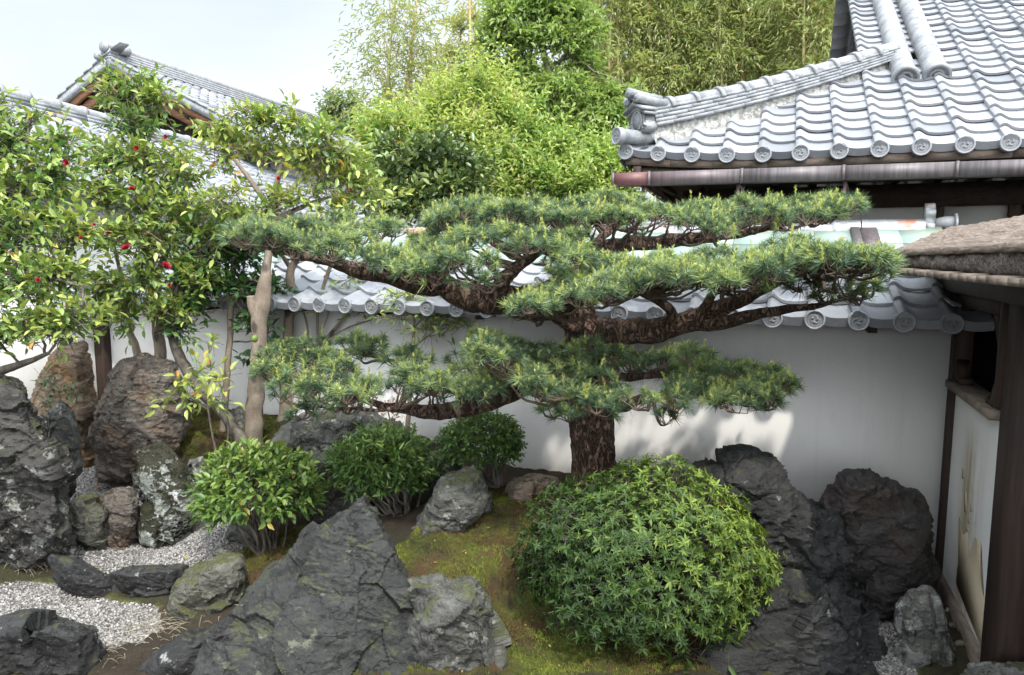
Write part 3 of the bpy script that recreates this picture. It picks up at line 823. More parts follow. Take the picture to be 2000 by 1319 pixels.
for (e, hh) in ((0, 0),):
    Ta = T0 + (T2 - T0) * fr[:, None]
    od = nrm(np.cross(ZZ, nrm(T2 - T0))); od = od if od @ U < 0 else -od
    w1 = 0.006 * fbm(Ta, 14, 3, 4)[:, None]
    A1 = Ta + od * (0.035 + w1) - ZZ * (.020 + w1); A2 = Ta + od * (0.030 + w1) + ZZ * (.010 + w1); A3 = Ta - od * .10 + ZZ * (.040 + w1); A4 = Ta - od * .05 - ZZ * .02
    wb.add(np.vstack([A1, A2, A3, A4]), [[r * nl + k, r * nl + k + 1, ((r + 1) % 4) * nl + k + 1, ((r + 1) % 4) * nl + k] for r in range(4) for k in range(nl - 1)])
part("bark_lip", wb, MT["thatch"], hs)
wb = B()                                                   # unseen roof added over the viewer to shade the foreground, with a veranda floor
A0, A1 = np.array([-6.5, 1.45, 2.84]), np.array([2.3, 1.45, 2.84])
wb.box((-7.5, -3.5, 0), (3.6, 0.95, 0.08), (1, 0, 0), (0, 0.966, -0.16), (0, 0, 1), (0, 0, 3.20))
for k in range(24): wb.box((-7.4 + k * .46, -3.4, -0.07), (-7.33 + k * .46, 0.9, -0.002), (1, 0, 0), (0, 0.966, -0.16), (0, 0, 1), (0, 0, 3.20))
part("unseen_shade_roof", wb, MT["wood_dark"], hs)
wb = B().box((-6.5, -3.5, 0.50), (3.2, 0.9, 0.56))
part("veranda_floor", wb, MT["wood_dark"], hs)

# ------------------------------------------------------------------ the hall behind the wall
HC = np.array([0.997, 6.42, 3.07])                          # eave corner
PH = R(32.5)
SH = V * math.cos(PH) + ZZ * math.sin(PH)
NH = np.cross(U, SH)
def HP(a, s, n=0.0): return HC + a * U + s * SH + n * NH
def hab(px, py, n=0.0):                                     # (a, s) of a pixel on the roof plane
    p = onplane(px, py, HC + n * NH, NH) - HC
    return float(np.dot(p, U)), float(np.dot(p, SH))
HE = hab(1755, 90, 0.15)
VE = hab(1672, 40)[0]
hipk = HE[1] * math.cos(PH) / HE[0]
print("hip end", HE, "verge", VE, "k", hipk, "EZ", EZ, "RIDZ", RIDZ, "pitchW", math.degrees(pitchW))
hall = empty("temple_hall", HP(2.5, 0) - [0, 0, 3.07], "large hall with bright grey tiled roof, hip ridge and long brown gutter", "hall")
def sori(P):
    P = np.array(P, float)
    a = (P - HC) @ U; bpl = (P - HC) @ V
    P[:, 2] += 0.09 * np.clip(1 - np.minimum(a, np.maximum(bpl, 0) + a) / 1.5, 0, 1.4) ** 2 * np.clip(1 - bpl / 2.0, 0, 1)
    return P
TWH = 0.292
rb = B()
def keepH(a, s):
    bp = s * math.cos(PH)
    return ((a > bp / hipk - 0.05) & (s < HE[1] + .25)) | ((s >= HE[1] + .25) & (a > VE))
tiles(rb, HC + U * 0.0, U, SH, 32, 33, TWH, 0.2005, keep=keepH, lip0=0.066, warp=sori, seed=3)
hr = part("roof", rb, MT["tile"], hall); soft(hr)
for i in range(17):
    p = sori([HP((i + .13) * TWH, -0.025, 0.006)])[0]
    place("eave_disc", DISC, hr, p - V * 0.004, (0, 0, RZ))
# left return slope and the far slope of the same roof
SL = U * math.cos(PH) + ZZ * math.sin(PH)
lb = B()
nlr = int(HE[1] / 0.245) + 1
tiles(lb, HC + V * (30 * TWH), -V, SL, 30, nlr, TWH, 0.245, keep=lambda a, s: (30 * TWH - a) > s * math.cos(PH) * 1.0, lip0=0.066, seed=4)
part("return_roof", lb, MT["tile"], hall)
lb = B()                                                    # gable end under the upper roof
zt = 27 * 0.245
pts = [HP(VE + 0.28, HE[1] - 0.5, -0.06), HP(VE + 0.28, zt, -0.06)]
g1 = pts[1].copy(); mir = lambda p: p + 2 * np.dot(pts[1] - p, V) * V
lb.prism([pts[0], pts[1], mir(pts[0])], U * 0.1)
part("gable_wall", lb, MT["wood_dark"], hall)
lb = B()
for k in range(26):
    s_ = HE[1] - 0.35 + k * 0.245
    lb.box((VE - 0.02, s_, -0.13 - 0.004 * (k % 2)), (VE + 0.06, s_ + 0.235, -0.012), U, SH, NH, HC)
part("verge_tiles", lb, MT["tile_relief"], hall)
lb = B().box((VE + 0.07, HE[1] - 0.4, -0.26), (VE + 0.13, zt, -0.02), U, SH, NH, HC)
part("barge_board", lb, wood_mat("red_brown_board", (0.05, 0.018, 0.012), (0.13, 0.05, 0.035)), hall)
MIR = HP(0, zt, 0)
lb = B()
tiles(lb, HP(0, zt) + V * zt * math.cos(PH) - ZZ * zt * math.sin(PH) + 32 * TWH * U, -U, -V * math.cos(PH) + ZZ * math.sin(PH), 32, 27, TWH, 0.245, keep=lambda a, s: (32 * TWH - a) > np.minimum(VE, s * .8), seed=5)
part("rear_roof", lb, MT["tile"], hall)
# the two rolls running down the slope
for (px0, py0, px1, py1) in ((1770, 150, 1722, 0), (1836, 145, 1768, 0)):
    lb = B()
    a0, s0_ = hab(px0, py0, 0.05); a1, s1_ = hab(px1, py1, 0.05)
    aa = (a0 + a1) / 2
    L = 5.0 - s0_
    th = np.linspace(-0.15, np.pi + 0.15, 13)
    nseg = int(L / 0.30)
    for k in range(nseg):
        sa_, sb_ = s0_ + k * 0.30, s0_ + k * 0.30 + 0.30
        Vv = np.array([HP(aa + math.cos(t) * r_, s_, 0.03 + math.sin(t) * r_) for (s_, r_) in ((sa_, 0.101), (sa_ + 0.004, 0.103), (sb_, 0.0995)) for t in th])
        lb.add(Vv, [[r * 13 + j, r * 13 + j + 1, (r + 1) * 13 + j + 1, (r + 1) * 13 + j] for r in range(2) for j in range(12)])
    ring = [(1.13, 0.05, 0.5), (1.13, -0.012, 0.5), (0.88, -0.012, 0.4), (0.86, 0.012, 0.1), (0.62, 0.012, 0.1), (0.60, 0.002, 0.3), (0.42, 0.002, 0.3), (0.40, 0.014, 0.05), (0.0, 0.014, 0.05)]
    Vv = np.array([HP(aa + math.cos(t) * r_ * .104, s0_ + y, 0.03 + math.sin(t) * r_ * .104) for (r_, y, _) in ring for t in th])
    lb.add(Vv, [[r * 13 + j + 1, r * 13 + j, (r + 1) * 13 + j, (r + 1) * 13 + j + 1] for r in range(len(ring) - 1) for j in range(12)], tint=np.repeat([x[2] for x in ring], 13))
    part("descending_roll", lb, MT["ridge"], hall, False)
# hip ridge: mortar bed, five courses of flat tiles, round caps
h0, h1 = np.array([0.26 * 1.0, 0.26 * hipk / math.cos(PH)]), np.array(HE)
dist = np.linalg.norm(HP(*h1) - HP(*h0))
hdir = nrm(HP(*h1) - HP(*h0)); hside = nrm(np.cross(hdir, ZZ)); hup = np.cross(hside, hdir)
def hipP(f, n):                                             # f 0..1 along the hip, n above the base line
    p = HP(*(h0 + (h1 - h0) * f))
    return p + hup * (n + 0.16 * (1 - f) ** 2.2)
lb, mb = B(), B()
nst = 60
fs = np.linspace(0, 1, nst)
for side in (1, -1):
    Pb = np.array([hipP(f, -0.16 - 0.16 * (1 - f) ** 2.2) + hside * side * 0.075 for f in fs]); Pt = np.array([hipP(f, 0.035) + hside * side * 0.055 for f in fs])
    Pb += (0.008 * fbm(Pb, 18, 3, 2))[:, None] * hside; Pt += (0.006 * fbm(Pt, 18, 3, 6))[:, None] * hside
    mb.add(np.vstack([Pb, Pt]), [[k, k + 1, nst + k + 1, nst + k] for k in range(nst - 1)])
part("ridge_mortar", mb, MT["mortar"], hall)
rg = np.random.default_rng(5)
for c in range(5):
    base_n = 0.03 + c * 0.036
    f_in = 0.0 if c != 4 else 0.0
    x = -0.10 * rg.random()
    while x < dist:
        ln = rg.uniform(0.20, 0.32)
        xa, xb = max(0, x), min(dist, x + ln - 0.004)
        shrink = 1.0 - 0.45 * (c in (1, 2)) * 0
        if xb - xa > 0.02:
            n0a, n0b = base_n * (0.62 + 0.38 * (1 - xa / dist)), base_n * (0.62 + 0.38 * (1 - xb / dist))
            hw = 0.098 if c == 0 else 0.082
            P = []
            for f, nn in ((xa / dist, n0a), (xb / dist, n0b)):
                for sgn in (-1, 1):
                    for top in (0, 1): P.append(hipP(f, nn + top * (0.032 * (0.62 + 0.38 * (1 - f)))) + hside * sgn * hw)
            lb.add(P, [[0, 1, 3, 2], [4, 6, 7, 5], [0, 4, 5, 1], [2, 3, 7, 6], [1, 5, 7, 3], [0, 2, 6, 4]], tint=0.35 + 0.15 * rg.random() if rg.random() > .12 else 0.2)
        x += ln
hrd = part("hip_ridge", lb, MT["ridge"], hall)
lb = B()
ncap = 11
th = np.linspace(-0.25, np.pi + 0.25, 12)
for k in range(ncap):
    fa, fb = k / ncap, (k + 1) / ncap
    for (f_, f2, ra, rb2) in ((fa, fa + (fb - fa) * 0.16, 0.098, 0.098), (fa + (fb - fa) * 0.16, fb, 0.082, 0.078)):
        Vv = np.array([hipP(f, 0.205 * (0.62 + 0.38 * (1 - f))) + hside * math.cos(t) * r_ + hup * math.sin(t) * r_ * 0.85 for (f, r_) in ((f_, ra * .8), (f_, ra), (f2, rb2), (f2, rb2 * .8)) for t in th])
        lb.add(Vv, [[r * 12 + j, r * 12 + j + 1, (r + 1) * 12 + j + 1, (r + 1) * 12 + j] for r in range(3) for j in range(11)])
part("ridge_cap", lb, MT["ridge"], hall)
# demon-tile block at the low end of the hip ridge
lb = B()
out = nrm(-U * 0.72 - V * 0.75); hside_ = nrm(np.cross(out, ZZ)) * -1
OB = hipP(0, 0.0) + out * 0.02
def OG(x, y, z): return OB + hside_ * x + out * y + ZZ * z
lb.prism([OG(x, 0, z) for x, z in [(-.11, -.02), (-.15, .02), (-.13, .05), (-.105, .09), (-.11, .17), (0, .235), (.11, .17), (.105, .09), (.13, .05), (.15, .02), (.11, -.02)]], out * 0.11)
for zc in (0.17, 0.205):
    lb.prism([OG(x, 0.0, z + zc) for x, z in [(-.145, -.045), (-.145, -.02), (0, .045), (.145, -.02), (.145, -.045), (0, .018)]], out * (0.135 + (zc - .17)))
lb.prism([OG(math.cos(t) * .062, 0.11, .085 + math.sin(t) * .075) for t in np.linspace(0, 2 * np.pi, 18)[:-1]], out * 0.012, tint=0.15)
lb.tube([OG(math.cos(t) * .072, 0.118, .085 + math.sin(t) * .086) for t in np.linspace(-1.2, np.pi + 1.2, 20)], 0.012, 6)
for sg in (-1, 1):
    ph = np.linspace(0, 5.2, 14)
    lb.tube([OG(sg * (.10 + math.cos(t) * .030 * (1 - t / 8)), 0.115, .025 + math.sin(t) * .030 * (1 - t / 8)) for t in ph], np.linspace(0.014, 0.006, 14), 6)
for (x, z, ln, rr) in ((-.075, .245, .19, .040), (.0, .305, .22, .042), (.075, .255, .19, .042), (0.0, .225, .16, .026)):
    lb.tube([OG(x, -0.14, z - 0.01), OG(x, 0.02, z), OG(x, ln - .02, z + .018), OG(x, ln, z + 0.02)], [rr * .9, rr * .95, rr * 1.02, rr * 1.1], 14)
    lb.tube([OG(x, ln + 0.002, z + 0.02), OG(x, ln + .006, z + 0.02)], [rr * .45, rr * .3], 10, tint=0.0)
part("ridge_end_block", lb, MT["ridge"], hall, False)
lb = B()                                                    # corner roll tile below it, with its round end
c0 = HP(0.30, 0.30, 0.03); c1 = c0 - U * 0.30 - V * 0.34 - ZZ * 0.12
c0, c1 = sori([c0])[0], sori([c1])[0] + ZZ * 0.05
lb.tube([c0, (c0 + c1) / 2 - ZZ * .012, c1, c1 + nrm(c1 - c0) * .02], [0.056, 0.060, 0.066, 0.076], 18)
cr = part("corner_roll", lb, MT["ridge"], hall, True)
d_ = nrm((c1 - c0) * [1, 1, 0])
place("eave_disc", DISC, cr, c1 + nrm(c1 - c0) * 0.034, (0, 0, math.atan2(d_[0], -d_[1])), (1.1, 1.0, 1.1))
# timber eaves
lb = B()
def ebox(buf, a0, a1, b0, b1, z0, z1, rise=True, n=14):
    for k in range(n):
        f0, f1 = a0 + (a1 - a0) * (k / n) ** 1.6, a0 + (a1 - a0) * ((k + 1) / n) ** 1.6
        P = []
        for f in (f0, f1):
            dz = 0.09 * max(0, 1 - f / 1.5) ** 2 if rise else 0
            for bb in (b0, b1):
                for z in (z0, z1): P.append(HC + U * f + V * bb + ZZ * (z + dz))
        buf.add(P, [[0, 1, 3, 2], [4, 6, 7, 5], [0, 4, 5, 1], [2, 3, 7, 6], [1, 5, 7, 3], [0, 2, 6, 4]])
ebox(lb, 0.03, 9.0, 0.02, 0.06, -0.115, -0.035)
ebox(lb, 0.12, 9.0, 0.09, 0.14, -0.205, -0.118)
ebox(lb, 0.12, 9.0, 0.14, 1.3, -0.145, -0.105)
part("eave_fascia", lb, MT["wood_fascia"], hall)
lb = B()
for k in range(26): lb.box((0.25 + k * 0.34, 0.16, -0.20), (0.31 + k * 0.34, 1.4, -0.147), U, V, ZZ, HC)
lb.box((0.10, 0.02, -0.20), (0.17, 6.0, -0.05), U, V, ZZ, HC); lb.box((0.17, 0.3, -0.16), (1.5, 6.0, -0.12), U, V, ZZ, HC)
lb.box((0.55, 0.75, -0.42), (9.0, 0.90, -0.22), U, V, ZZ, HC)
part("rafters", lb, MT["wood_dark_h"], hall)
# gutter with straps
gL, gR = onplane(1200, 352, HC - V * 0.10, V), onplane(2000, 328, HC - V * 0.10, V)
gz0 = float((gL[2] + gR[2]) / 2)
ga = float(np.dot(gL - HC, U))
print("gutter", gL, gR, ga)
lb = B()
nseg = [ga, ga + 0.32, 1.05, 1.82, 2.6, 3.7, 5.5, 9]
gzf = lambda a: gL[2] + (gR[2] - gL[2]) * (a - ga) / (float(np.dot(gR - HC, U)) - ga)
for k in range(len(nseg) - 1):
    a0, a1 = nseg[k], nseg[k + 1] - 0.003
    z0_, z1_ = gzf(a0) - HC[2], gzf(a1) - HC[2]
    for (b0, b1, lo, hi) in ((-0.16, -0.145, -.055, .055), (-0.145, -0.02, -.055, -.042), (-0.02, -0.005, -.055, .055)):
        P = [HC + U * f + V * bb + ZZ * (zf + z) for f, zf in ((a0, z0_), (a1, z1_)) for bb in (b0, b1) for z in (lo, hi)]
        lb.add(P, [[0, 1, 3, 2], [4, 6, 7, 5], [0, 4, 5, 1], [2, 3, 7, 6], [1, 5, 7, 3], [0, 2, 6, 4]], tint=[1, 1, 1, 1, .8, .8, .8, .8] if k == 0 else ([0.35] * 4 + [0.0] * 4 if k == 1 else 0.0))
    lb.box((a0 - 0.012, -0.166, z0_ - .06), (a0 + 0.012, -0.16, z0_ + .06), U, V, ZZ, HC, tint=0.08)
    if k == 0: lb.box((a0 - 0.004, -0.16, z0_ - .055), (a0, -0.005, z0_ + .055), U, V, ZZ, HC, tint=0.9)
gut = part("gutter", lb, MT["gutter"], hall)
for a in (0.22, 1.02, 1.84, 3.72):
    lb = B()
    z_ = gzf(a) - HC[2]
    lb.box((a - .012, -0.10, z_ - .33), (a + .012, -0.092, z_ - .055), U, V, ZZ, HC)
    lb.tube([HC + U * a + V * -.096 + ZZ * (z_ - .06), HC + U * (a + .05) + V * .2 + ZZ * (z_ - .12), HC + U * (a + .06) + V * .8 + ZZ * (z_ - .14)], 0.012, 6)
    part("gutter_strap", lb, MT["gutter"], hall)
lb = B()
wz = -3.07
for (x0, x1) in ((1492, 1822), (1846, 1974)):
    a0 = float(np.dot(onplane(x0, 380, HC + V * 0.8, V) - HC, U)); a1 = float(np.dot(onplane(x1, 380, HC + V * 0.8, V) - HC, U))
    lb.box((a0, 0.82, wz), (a1, 0.9, -0.22), U, V, ZZ, HC)
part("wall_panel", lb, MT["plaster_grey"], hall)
for x in (1483, 1834, 1984):
    a0 = float(np.dot(onplane(x, 380, HC + V * 0.8, V) - HC, U))
    part("post", B().box((a0 - .045, 0.78, wz), (a0 + .045, 0.93, -0.22), U, V, ZZ, HC, bev=.006), MT["wood_dark"], hall)
lb = B()
a0 = float(np.dot(onplane(1330, 380, HC + V * 0.8, V) - HC, U))
lb.box((a0, 0.95, wz), (9, 1.0, -0.2), U, V, ZZ, HC); lb.box((a0, 1.0, wz), (a0 + .05, 6.5, -0.2), U, V, ZZ, HC)
lb.box((a0, 0.80, -0.75), (a0 + 0.9, 0.9, -0.70), U, V, ZZ, HC)
part("timber_wall", lb, MT["wood_dark"], hall)
b1 = B()
q0, q1 = onplane(1265, 352, HC + V * 0.2, V), onplane(1330, 420, HC + V * 0.7, V)
b1.tube([q0, q1], 0.035, 4)
part("eave_brace", b1, MT["wood_dark"], hall)

# ------------------------------------------------------------------ houses on the left
lh = empty("tiled_house", (-4.9, 10, 0), "long low house with weathered grey tiled roof behind the camellia trees", "house")
A_, B_ = at(20, 205, 8.5), at(235, 258, 10.3)
rd = nrm((B_ - A_) * [1, 1, 0]); A_ = A_ - rd * 2.5
B_ = A_ + rd * 20
rp = np.cross(rd, ZZ)                                        # right-hand side, towards the garden
P29 = R(27)
Sd = -rp * math.cos(P29) + ZZ * math.sin(P29)
lb = B()
run = 2.6
tiles(lb, A_ - Sd * run, rd, Sd, 78, 11, 0.255, 0.236, lip0=0.06, seed=21)
part("roof", lb, MT["tile"], lh)
lb = B()
Sd2 = rp * math.cos(P29) + ZZ * math.sin(P29)
tiles(lb, B_ - Sd2 * run, -rd, Sd2, 66, 10, 0.30, 0.26, lip0=0.06, seed=22)
part("rear_roof", lb, MT["tile"], lh)
lb = B()
for c in range(3): 
    for k in range(44): lb.box((k * 0.45, -0.11 + 0.008 * c, 0.0 + c * 0.045 - .03), (k * 0.45 + 0.444, 0.11 - 0.008 * c, 0.04 + c * 0.045 - .03), rd, rp, ZZ, A_, tint=0.3 + 0.2 * rg.random())
lb.tube([A_ + ZZ * .13, B_ + ZZ * .13], 0.075, 12)
for k in range(44): lb.tube([A_ + rd * k * .45 + ZZ * .135, A_ + rd * (k * .45 + .05) + ZZ * .135], 0.086, 12)
part("ridge", lb, MT["ridge"], lh)
lb = B()
lb.box((0, -1.9, -A_[2]), (20, 1.9, -1.0), rd, rp, ZZ, A_)
lb.prism([A_ - rp * 1.9 - ZZ * 1.0, A_ - ZZ * .1, A_ + rp * 1.9 - ZZ * 1.0], rd * 20)
part("wall", lb, MT["plaster"], lh)

gh = empty("gabled_house", (-6.8, 18, 0), "two storey house with orange brown gable boards rising over the lower tiled roof", "house")
A_, B_ = at(215, 118, 14.0), at(700, 272, 23.1)
B_[2] = A_[2]
rd = nrm(B_ - A_); rp = np.cross(rd, ZZ)
LG = np.linalg.norm(B_ - A_) + 1
for sgn, run, nm, P_ in ((1, 3.9, "roof", R(26)), (-1, 3.3, "rear_roof", R(29))):
    Sd = -sgn * rp * math.cos(P_) + ZZ * math.sin(P_)
    lb = B()
    nc = int(LG / 0.26)
    if sgn > 0: tiles(lb, A_ - Sd * run, rd, Sd, nc, 16, 0.26, 0.243, lip0=0.06, seed=31)
    else: tiles(lb, A_ + rd * LG - Sd * run, -rd, Sd, nc, 13, 0.26, 0.254, lip0=0.06, seed=32)
    part(nm, lb, MT["tile"], gh)
    lb = B()
    Nn = sgn * np.cross(rd, Sd)
    lb.box((-0.10, -run, -0.10), (0.06, -0.02, 0.05), rd, Sd, Nn, A_)
    for k in range(14): lb.box((-0.12, -run + k * .27, 0.05), (0.10, -run + k * .27 + .262, 0.085), rd, Sd, Nn, A_)
    part("verge_tiles", lb, MT["ridge"], gh)
    lb = B()
    lb.box((-0.02, -run, -0.24), (0.05, -0.06, -0.102), rd, Sd, Nn, A_); lb.box((0.08, -run, -0.42), (0.14, -0.1, -0.245), rd, Sd, Nn, A_)
    part("barge_board", lb, MT["wood_warm"], gh)
    lb = B()
    lb.box((0.2, -run + .05, -0.16), (LG, -0.1, -0.05), rd, Sd, Nn, A_)
    for k in range(5): lb.box((0.05, -run + .3 + k * .75, -0.32), (1.2, -run + .42 + k * .75, -0.17), rd, Sd, Nn, A_)
    part("soffit", lb, MT["wood_dark"], gh)
lb = B()
for c in range(4): lb.box((-0.1, -0.13 + 0.01 * c, c * 0.05), (LG, 0.13 - 0.01 * c, c * 0.05 + .045), rd, rp, ZZ, A_, tint=0.4)
lb.tube([A_ + ZZ * .24 - rd * .1, A_ + rd * LG + ZZ * .24], 0.085, 12)
lb.tube([A_ + ZZ * .22 - rd * .14, A_ + ZZ * .22 - rd * .10], 0.105, 18); lb.tube([A_ + ZZ * .20 + rp * .16 + rd * .1, A_ + ZZ * .22 + rp * .16 + rd * .3], 0.08, 16)
lb.tube([A_ + ZZ * .06 - rp * .16 - rd * .16, A_ + ZZ * .06 - rp * .16 + rd * .1], 0.075, 16)
part("ridge", lb, MT["ridge"], gh)
lb = B()
lb.box((1.2, -2.2, -A_[2]), (LG, 2.8, -1.62), rd, rp, ZZ, A_)
part("white_wall", lb, MT["plaster"], gh)
lb = B()
lb.prism([A_ + rd * 1.25 - rp * 2.1 - ZZ * 1.6, A_ + rd * 1.25 - ZZ * .25, A_ + rd * 1.25 + rp * 2.7 - ZZ * 1.6], rd * 0.1)
for x in (-1.2, -0.2, 0.8, 1.7): lb.box((1.15, x, -1.6), (1.24, x + .12, -0.55 - abs(x) * .45), rd, rp, ZZ, A_)
lb.box((1.12, -2.2, -1.68), (1.25, 2.8, -1.52), rd, rp, ZZ, A_)
part("timber_gable", lb, MT["wood_dark"], gh)

# ------------------------------------------------------------------ moss
def blades(buf, q, hmin, hmax, w, tint, lean=0.35, curve=False):
    n = len(q)
    z = gz(q[:, 0], q[:, 1]) + micro(np.c_[q, np.zeros(n)])
    P = np.c_[q, z - 0.004]
    th = rng.uniform(0, 6.28, n); h = rng.uniform(hmin, hmax, n)
    S = np.c_[np.cos(th), np.sin(th), 0 * th] * w
    tip = P + np.c_[rng.normal(0, lean, (n, 2)) * h[:, None], h]
    Vv = np.stack([P - S, P + S, tip], 1).reshape(-1, 3)
    buf.add(Vv, None, (np.arange(n) * 3)[:, None] + np.array([[0, 1, 2]]), np.repeat(tint, 3))
mb = B()
for pl in MOSS:
    q = scatter(pl, 34000)
    f = fbm(np.c_[q, 0 * q[:, 0]], 3.4, 4, 41)
    k = rng.random(len(q)) < np.clip(0.72 + f * 1.0, 0.2, 1.0); q, f = q[k], f[k]
    blades(mb, q, 0.006, 0.018, 0.0030, np.clip(0.46 + 0.55 * f + rng.normal(0, 0.12, len(q)), 0.0, 0.74))
    q = scatter(pl, 9000); f = fbm(np.c_[q, 0 * q[:, 0]], 2.6, 3, 77)
    q = q[f > -0.05]
    blades(mb, q, 0.018, 0.042, 0.0011, rng.uniform(0.80, 1.0, len(q)), 0.2)
b = NB("moss_leaf")
MT["moss"] = b.surf(b.ramp(b.attr(), [(0.0, (0.035, 0.042, 0.012)), (0.4, (0.10, 0.115, 0.024)), (0.74, (0.21, 0.24, 0.038)), (0.78, (0.085, 0.042, 0.024)), (1.0, (0.19, 0.10, 0.055))]), 0.85, 0.2)
solo("moss", mb, MT["moss"], (0, 0, 0), kind="stuff", label="green and reddish brown moss cushion spread over the mound")

# ------------------------------------------------------------------ rocks
def facets(co, no, size, seed, cells, amp):
    rg = np.random.default_rng(seed)
    lo, hi = co.min(0), co.max(0)
    S = rg.uniform(lo, hi, (cells, 3))
    # keep seeds near the skin
    S = co[rg.integers(0, len(co), cells)] + rg.normal(0, size * 0.03, (cells, 3))
    wob = co + size * 0.06 * np.stack([fbm(co, 2.2 / size, 3, seed + q) for q in range(3)], -1)
    best = np.full(len(co), 1e9); idx = np.zeros(len(co), int)
    for c in range(cells):
        d = ((wob - S[c]) ** 2).sum(1)
        m = d < best; best[m] = d[m]; idx[m] = c
    g = rg.normal(0, 1, (cells, 3)); off = rg.uniform(-1, 1, cells) * size * 0.5
    return amp * ((co - S[idx]) * g[idx]).sum(1) + amp * 0.16 * off[idx]
def rock(label, outline, Y, D, mat, extra=(), rough=1.0, cells=34, group=None, seed=1, strata=None, bury=0.12, voxel=None, hull_only=False, name="rock", cat="rock"):
    rg = np.random.default_rng(seed)
    O = np.array(outline, float); cx, cy = O[:, 0].mean(), O[:, 1].mean()
    pts = []
    for (sh, dy) in ((1.0, 0.0), (0.86, -0.30), (0.55, -0.5), (0.88, 0.3), (0.6, 0.5)):
        if hull_only and dy < 0: continue
        for (x, y) in O:
            s = sh * (1 + rg.normal(0, 0.05) * (sh < 1))
            pts.append(at(cx + (x - cx) * s, cy + (y - cy) * s, Y + dy * D))
    for e in extra: pts.append(at(*e))
    pts = np.array(pts)
    zl = np.quantile(pts[:, 2], 0.22)
    low = pts[pts[:, 2] <= zl]
    pts = np.vstack([pts, low - [0, 0, bury]])
    size = float(np.linalg.norm(pts.max(0) - pts.min(0))) * 0.6
    vx = (voxel or max(0.008, size / 62)) * 0.82
    co, no, Q, T = remesh(pts, vx, 1)
    d = facets(co, no, size, seed, max(8, cells // 2), 0.17 * rough) + 0.7 * facets(co, no, size, seed + 50, cells * 3, 0.14 * rough)
    wv = co + 0.10 * size * np.stack([fbm(co, 1.6 / size, 2, seed + 60 + q) for q in range(3)], -1)
    tl = np.array(strata if strata is not None else (.4, .2, 1.0), float); tl = nrm(tl)
    lay = wv + tl * (wv @ tl)[:, None] * 2.2
    d += size * (0.25 + 0.2 * rough) * (0.018 * (fbm(lay, 4.2 / size, 4, seed + 70, ridged=True) - .6) + 0.010 * fbm(lay, 15.0 / size, 4, seed + 80, ridged=True))
    d += size * rough * (0.030 * fbm(co, 2.2 / size, 5, seed + 7) + 0.016 * (fbm(co, 5.0 / size, 4, seed + 3, ridged=True) - 0.6) + 0.010 * fbm(co, 14.0 / size, 4, seed + 13, ridged=True))
    if strata is not None:
        ax = nrm(np.array(strata)); h = co @ ax + 0.05 * size * fbm(co, 2.5 / size, 3, seed + 21)
        ph = h / (0.085 * size); d += (size * 0.007 * rough * ((ph % 1.0) - 0.5) + size * 0.007 * rough * np.sin(np.floor(ph) * 2.4)) * np.clip(.4 + 1.4 * fbm(co, 1.8 / size, 2, seed + 31), 0, 1.3)
    d = d - np.median(d)
    co = co + no * np.clip(d, -0.07 * size, 0.05 * size)[:, None]
    base = np.array([co[:, 0].mean(), co[:, 1].mean(), co[:, 2].min() + bury])
    o = solo(name, B().add(co, Q, T), mat, base, label, cat, group, smooth=True)
    try: o.data.set_sharp_from_angle(angle=R(38))
    except Exception: pass
    return o
K = {}
K["dark"] = rock_mat("dark_blue_grey_rock", (0.008, 0.0083, 0.0085), (0.050, 0.050, 0.044), (0.15, 0.155, 0.105), 0.6, 0.25, (0.05, 0.055, 0.025), strata=(0.5, 0.6, 0.2))
K["grey"] = rock_mat("mid_grey_rock", (0.024, 0.024, 0.021), (0.132, 0.128, 0.110), (0.34, 0.34, 0.29), 0.75, 0.35, (0.07, 0.075, 0.03), strata=(0.3, 0.3, 0.6))
K["black"] = rock_mat("black_slate_rock", (0.0075, 0.0075, 0.0075), (0.042, 0.040, 0.037), (0.34, 0.34, 0.31), 0.45, 0.1, (0.05, 0.05, 0.02), strata=(0.2, 0.9, 0.2))
K["slab"] = rock_mat("brown_black_slab", (0.012, 0.011, 0.0105), (0.050, 0.043, 0.039), (0.2, 0.19, 0.17), 0.15, 0.0, warm=(0.052, 0.033, 0.021), strata=(0.1, 0.3, 0.1))
K["brown"] = rock_mat("pitted_brown_rock", (0.038, 0.032, 0.026), (0.19, 0.16, 0.13), (0.42, 0.40, 0.35), 0.4, 0.1, warm=(0.16, 0.10, 0.065), scale=1.3, ss=11, bump=1.0)
K["ochre"] = rock_mat("ochre_brown_rock", (0.060, 0.042, 0.027), (0.20, 0.145, 0.095), (0.3, 0.27, 0.2), 0.2, 0.0, warm=(0.26, 0.14, 0.05), ss=14)
K["tan"] = rock_mat("tan_rock", (0.10, 0.075, 0.055), (0.34, 0.27, 0.20), (0.5, 0.46, 0.4), 0.2, 0.2, warm=(0.36, 0.19, 0.08))
K["mossy"] = rock_mat("mossy_white_rock", (0.10, 0.11, 0.095), (0.40, 0.42, 0.36), (0.66, 0.67, 0.62), 1.0, 1.0, (0.022, 0.021, 0.008), strata=(0.2, 0.2, 0.1), lsc=6)
K["lich"] = rock_mat("lichen_spotted_rock", (0.035, 0.034, 0.029), (0.14, 0.135, 0.115), (0.55, 0.55, 0.52), 1.15, 0.25, (0.06, 0.06, 0.03), lsc=12)
K["green"] = rock_mat("grey_green_rock", (0.032, 0.032, 0.025), (0.14, 0.135, 0.105), (0.36, 0.36, 0.28), 0.5, 0.5, (0.06, 0.06, 0.02))
K["bark"] = rock_mat("dark_mottled_rock", (0.009, 0.009, 0.008), (0.058, 0.052, 0.043), (0.32, 0.32, 0.28), 0.80, 0.35, (0.04, 0.045, 0.015), strata=(0.2, 1.0, 0.3), ss=9)

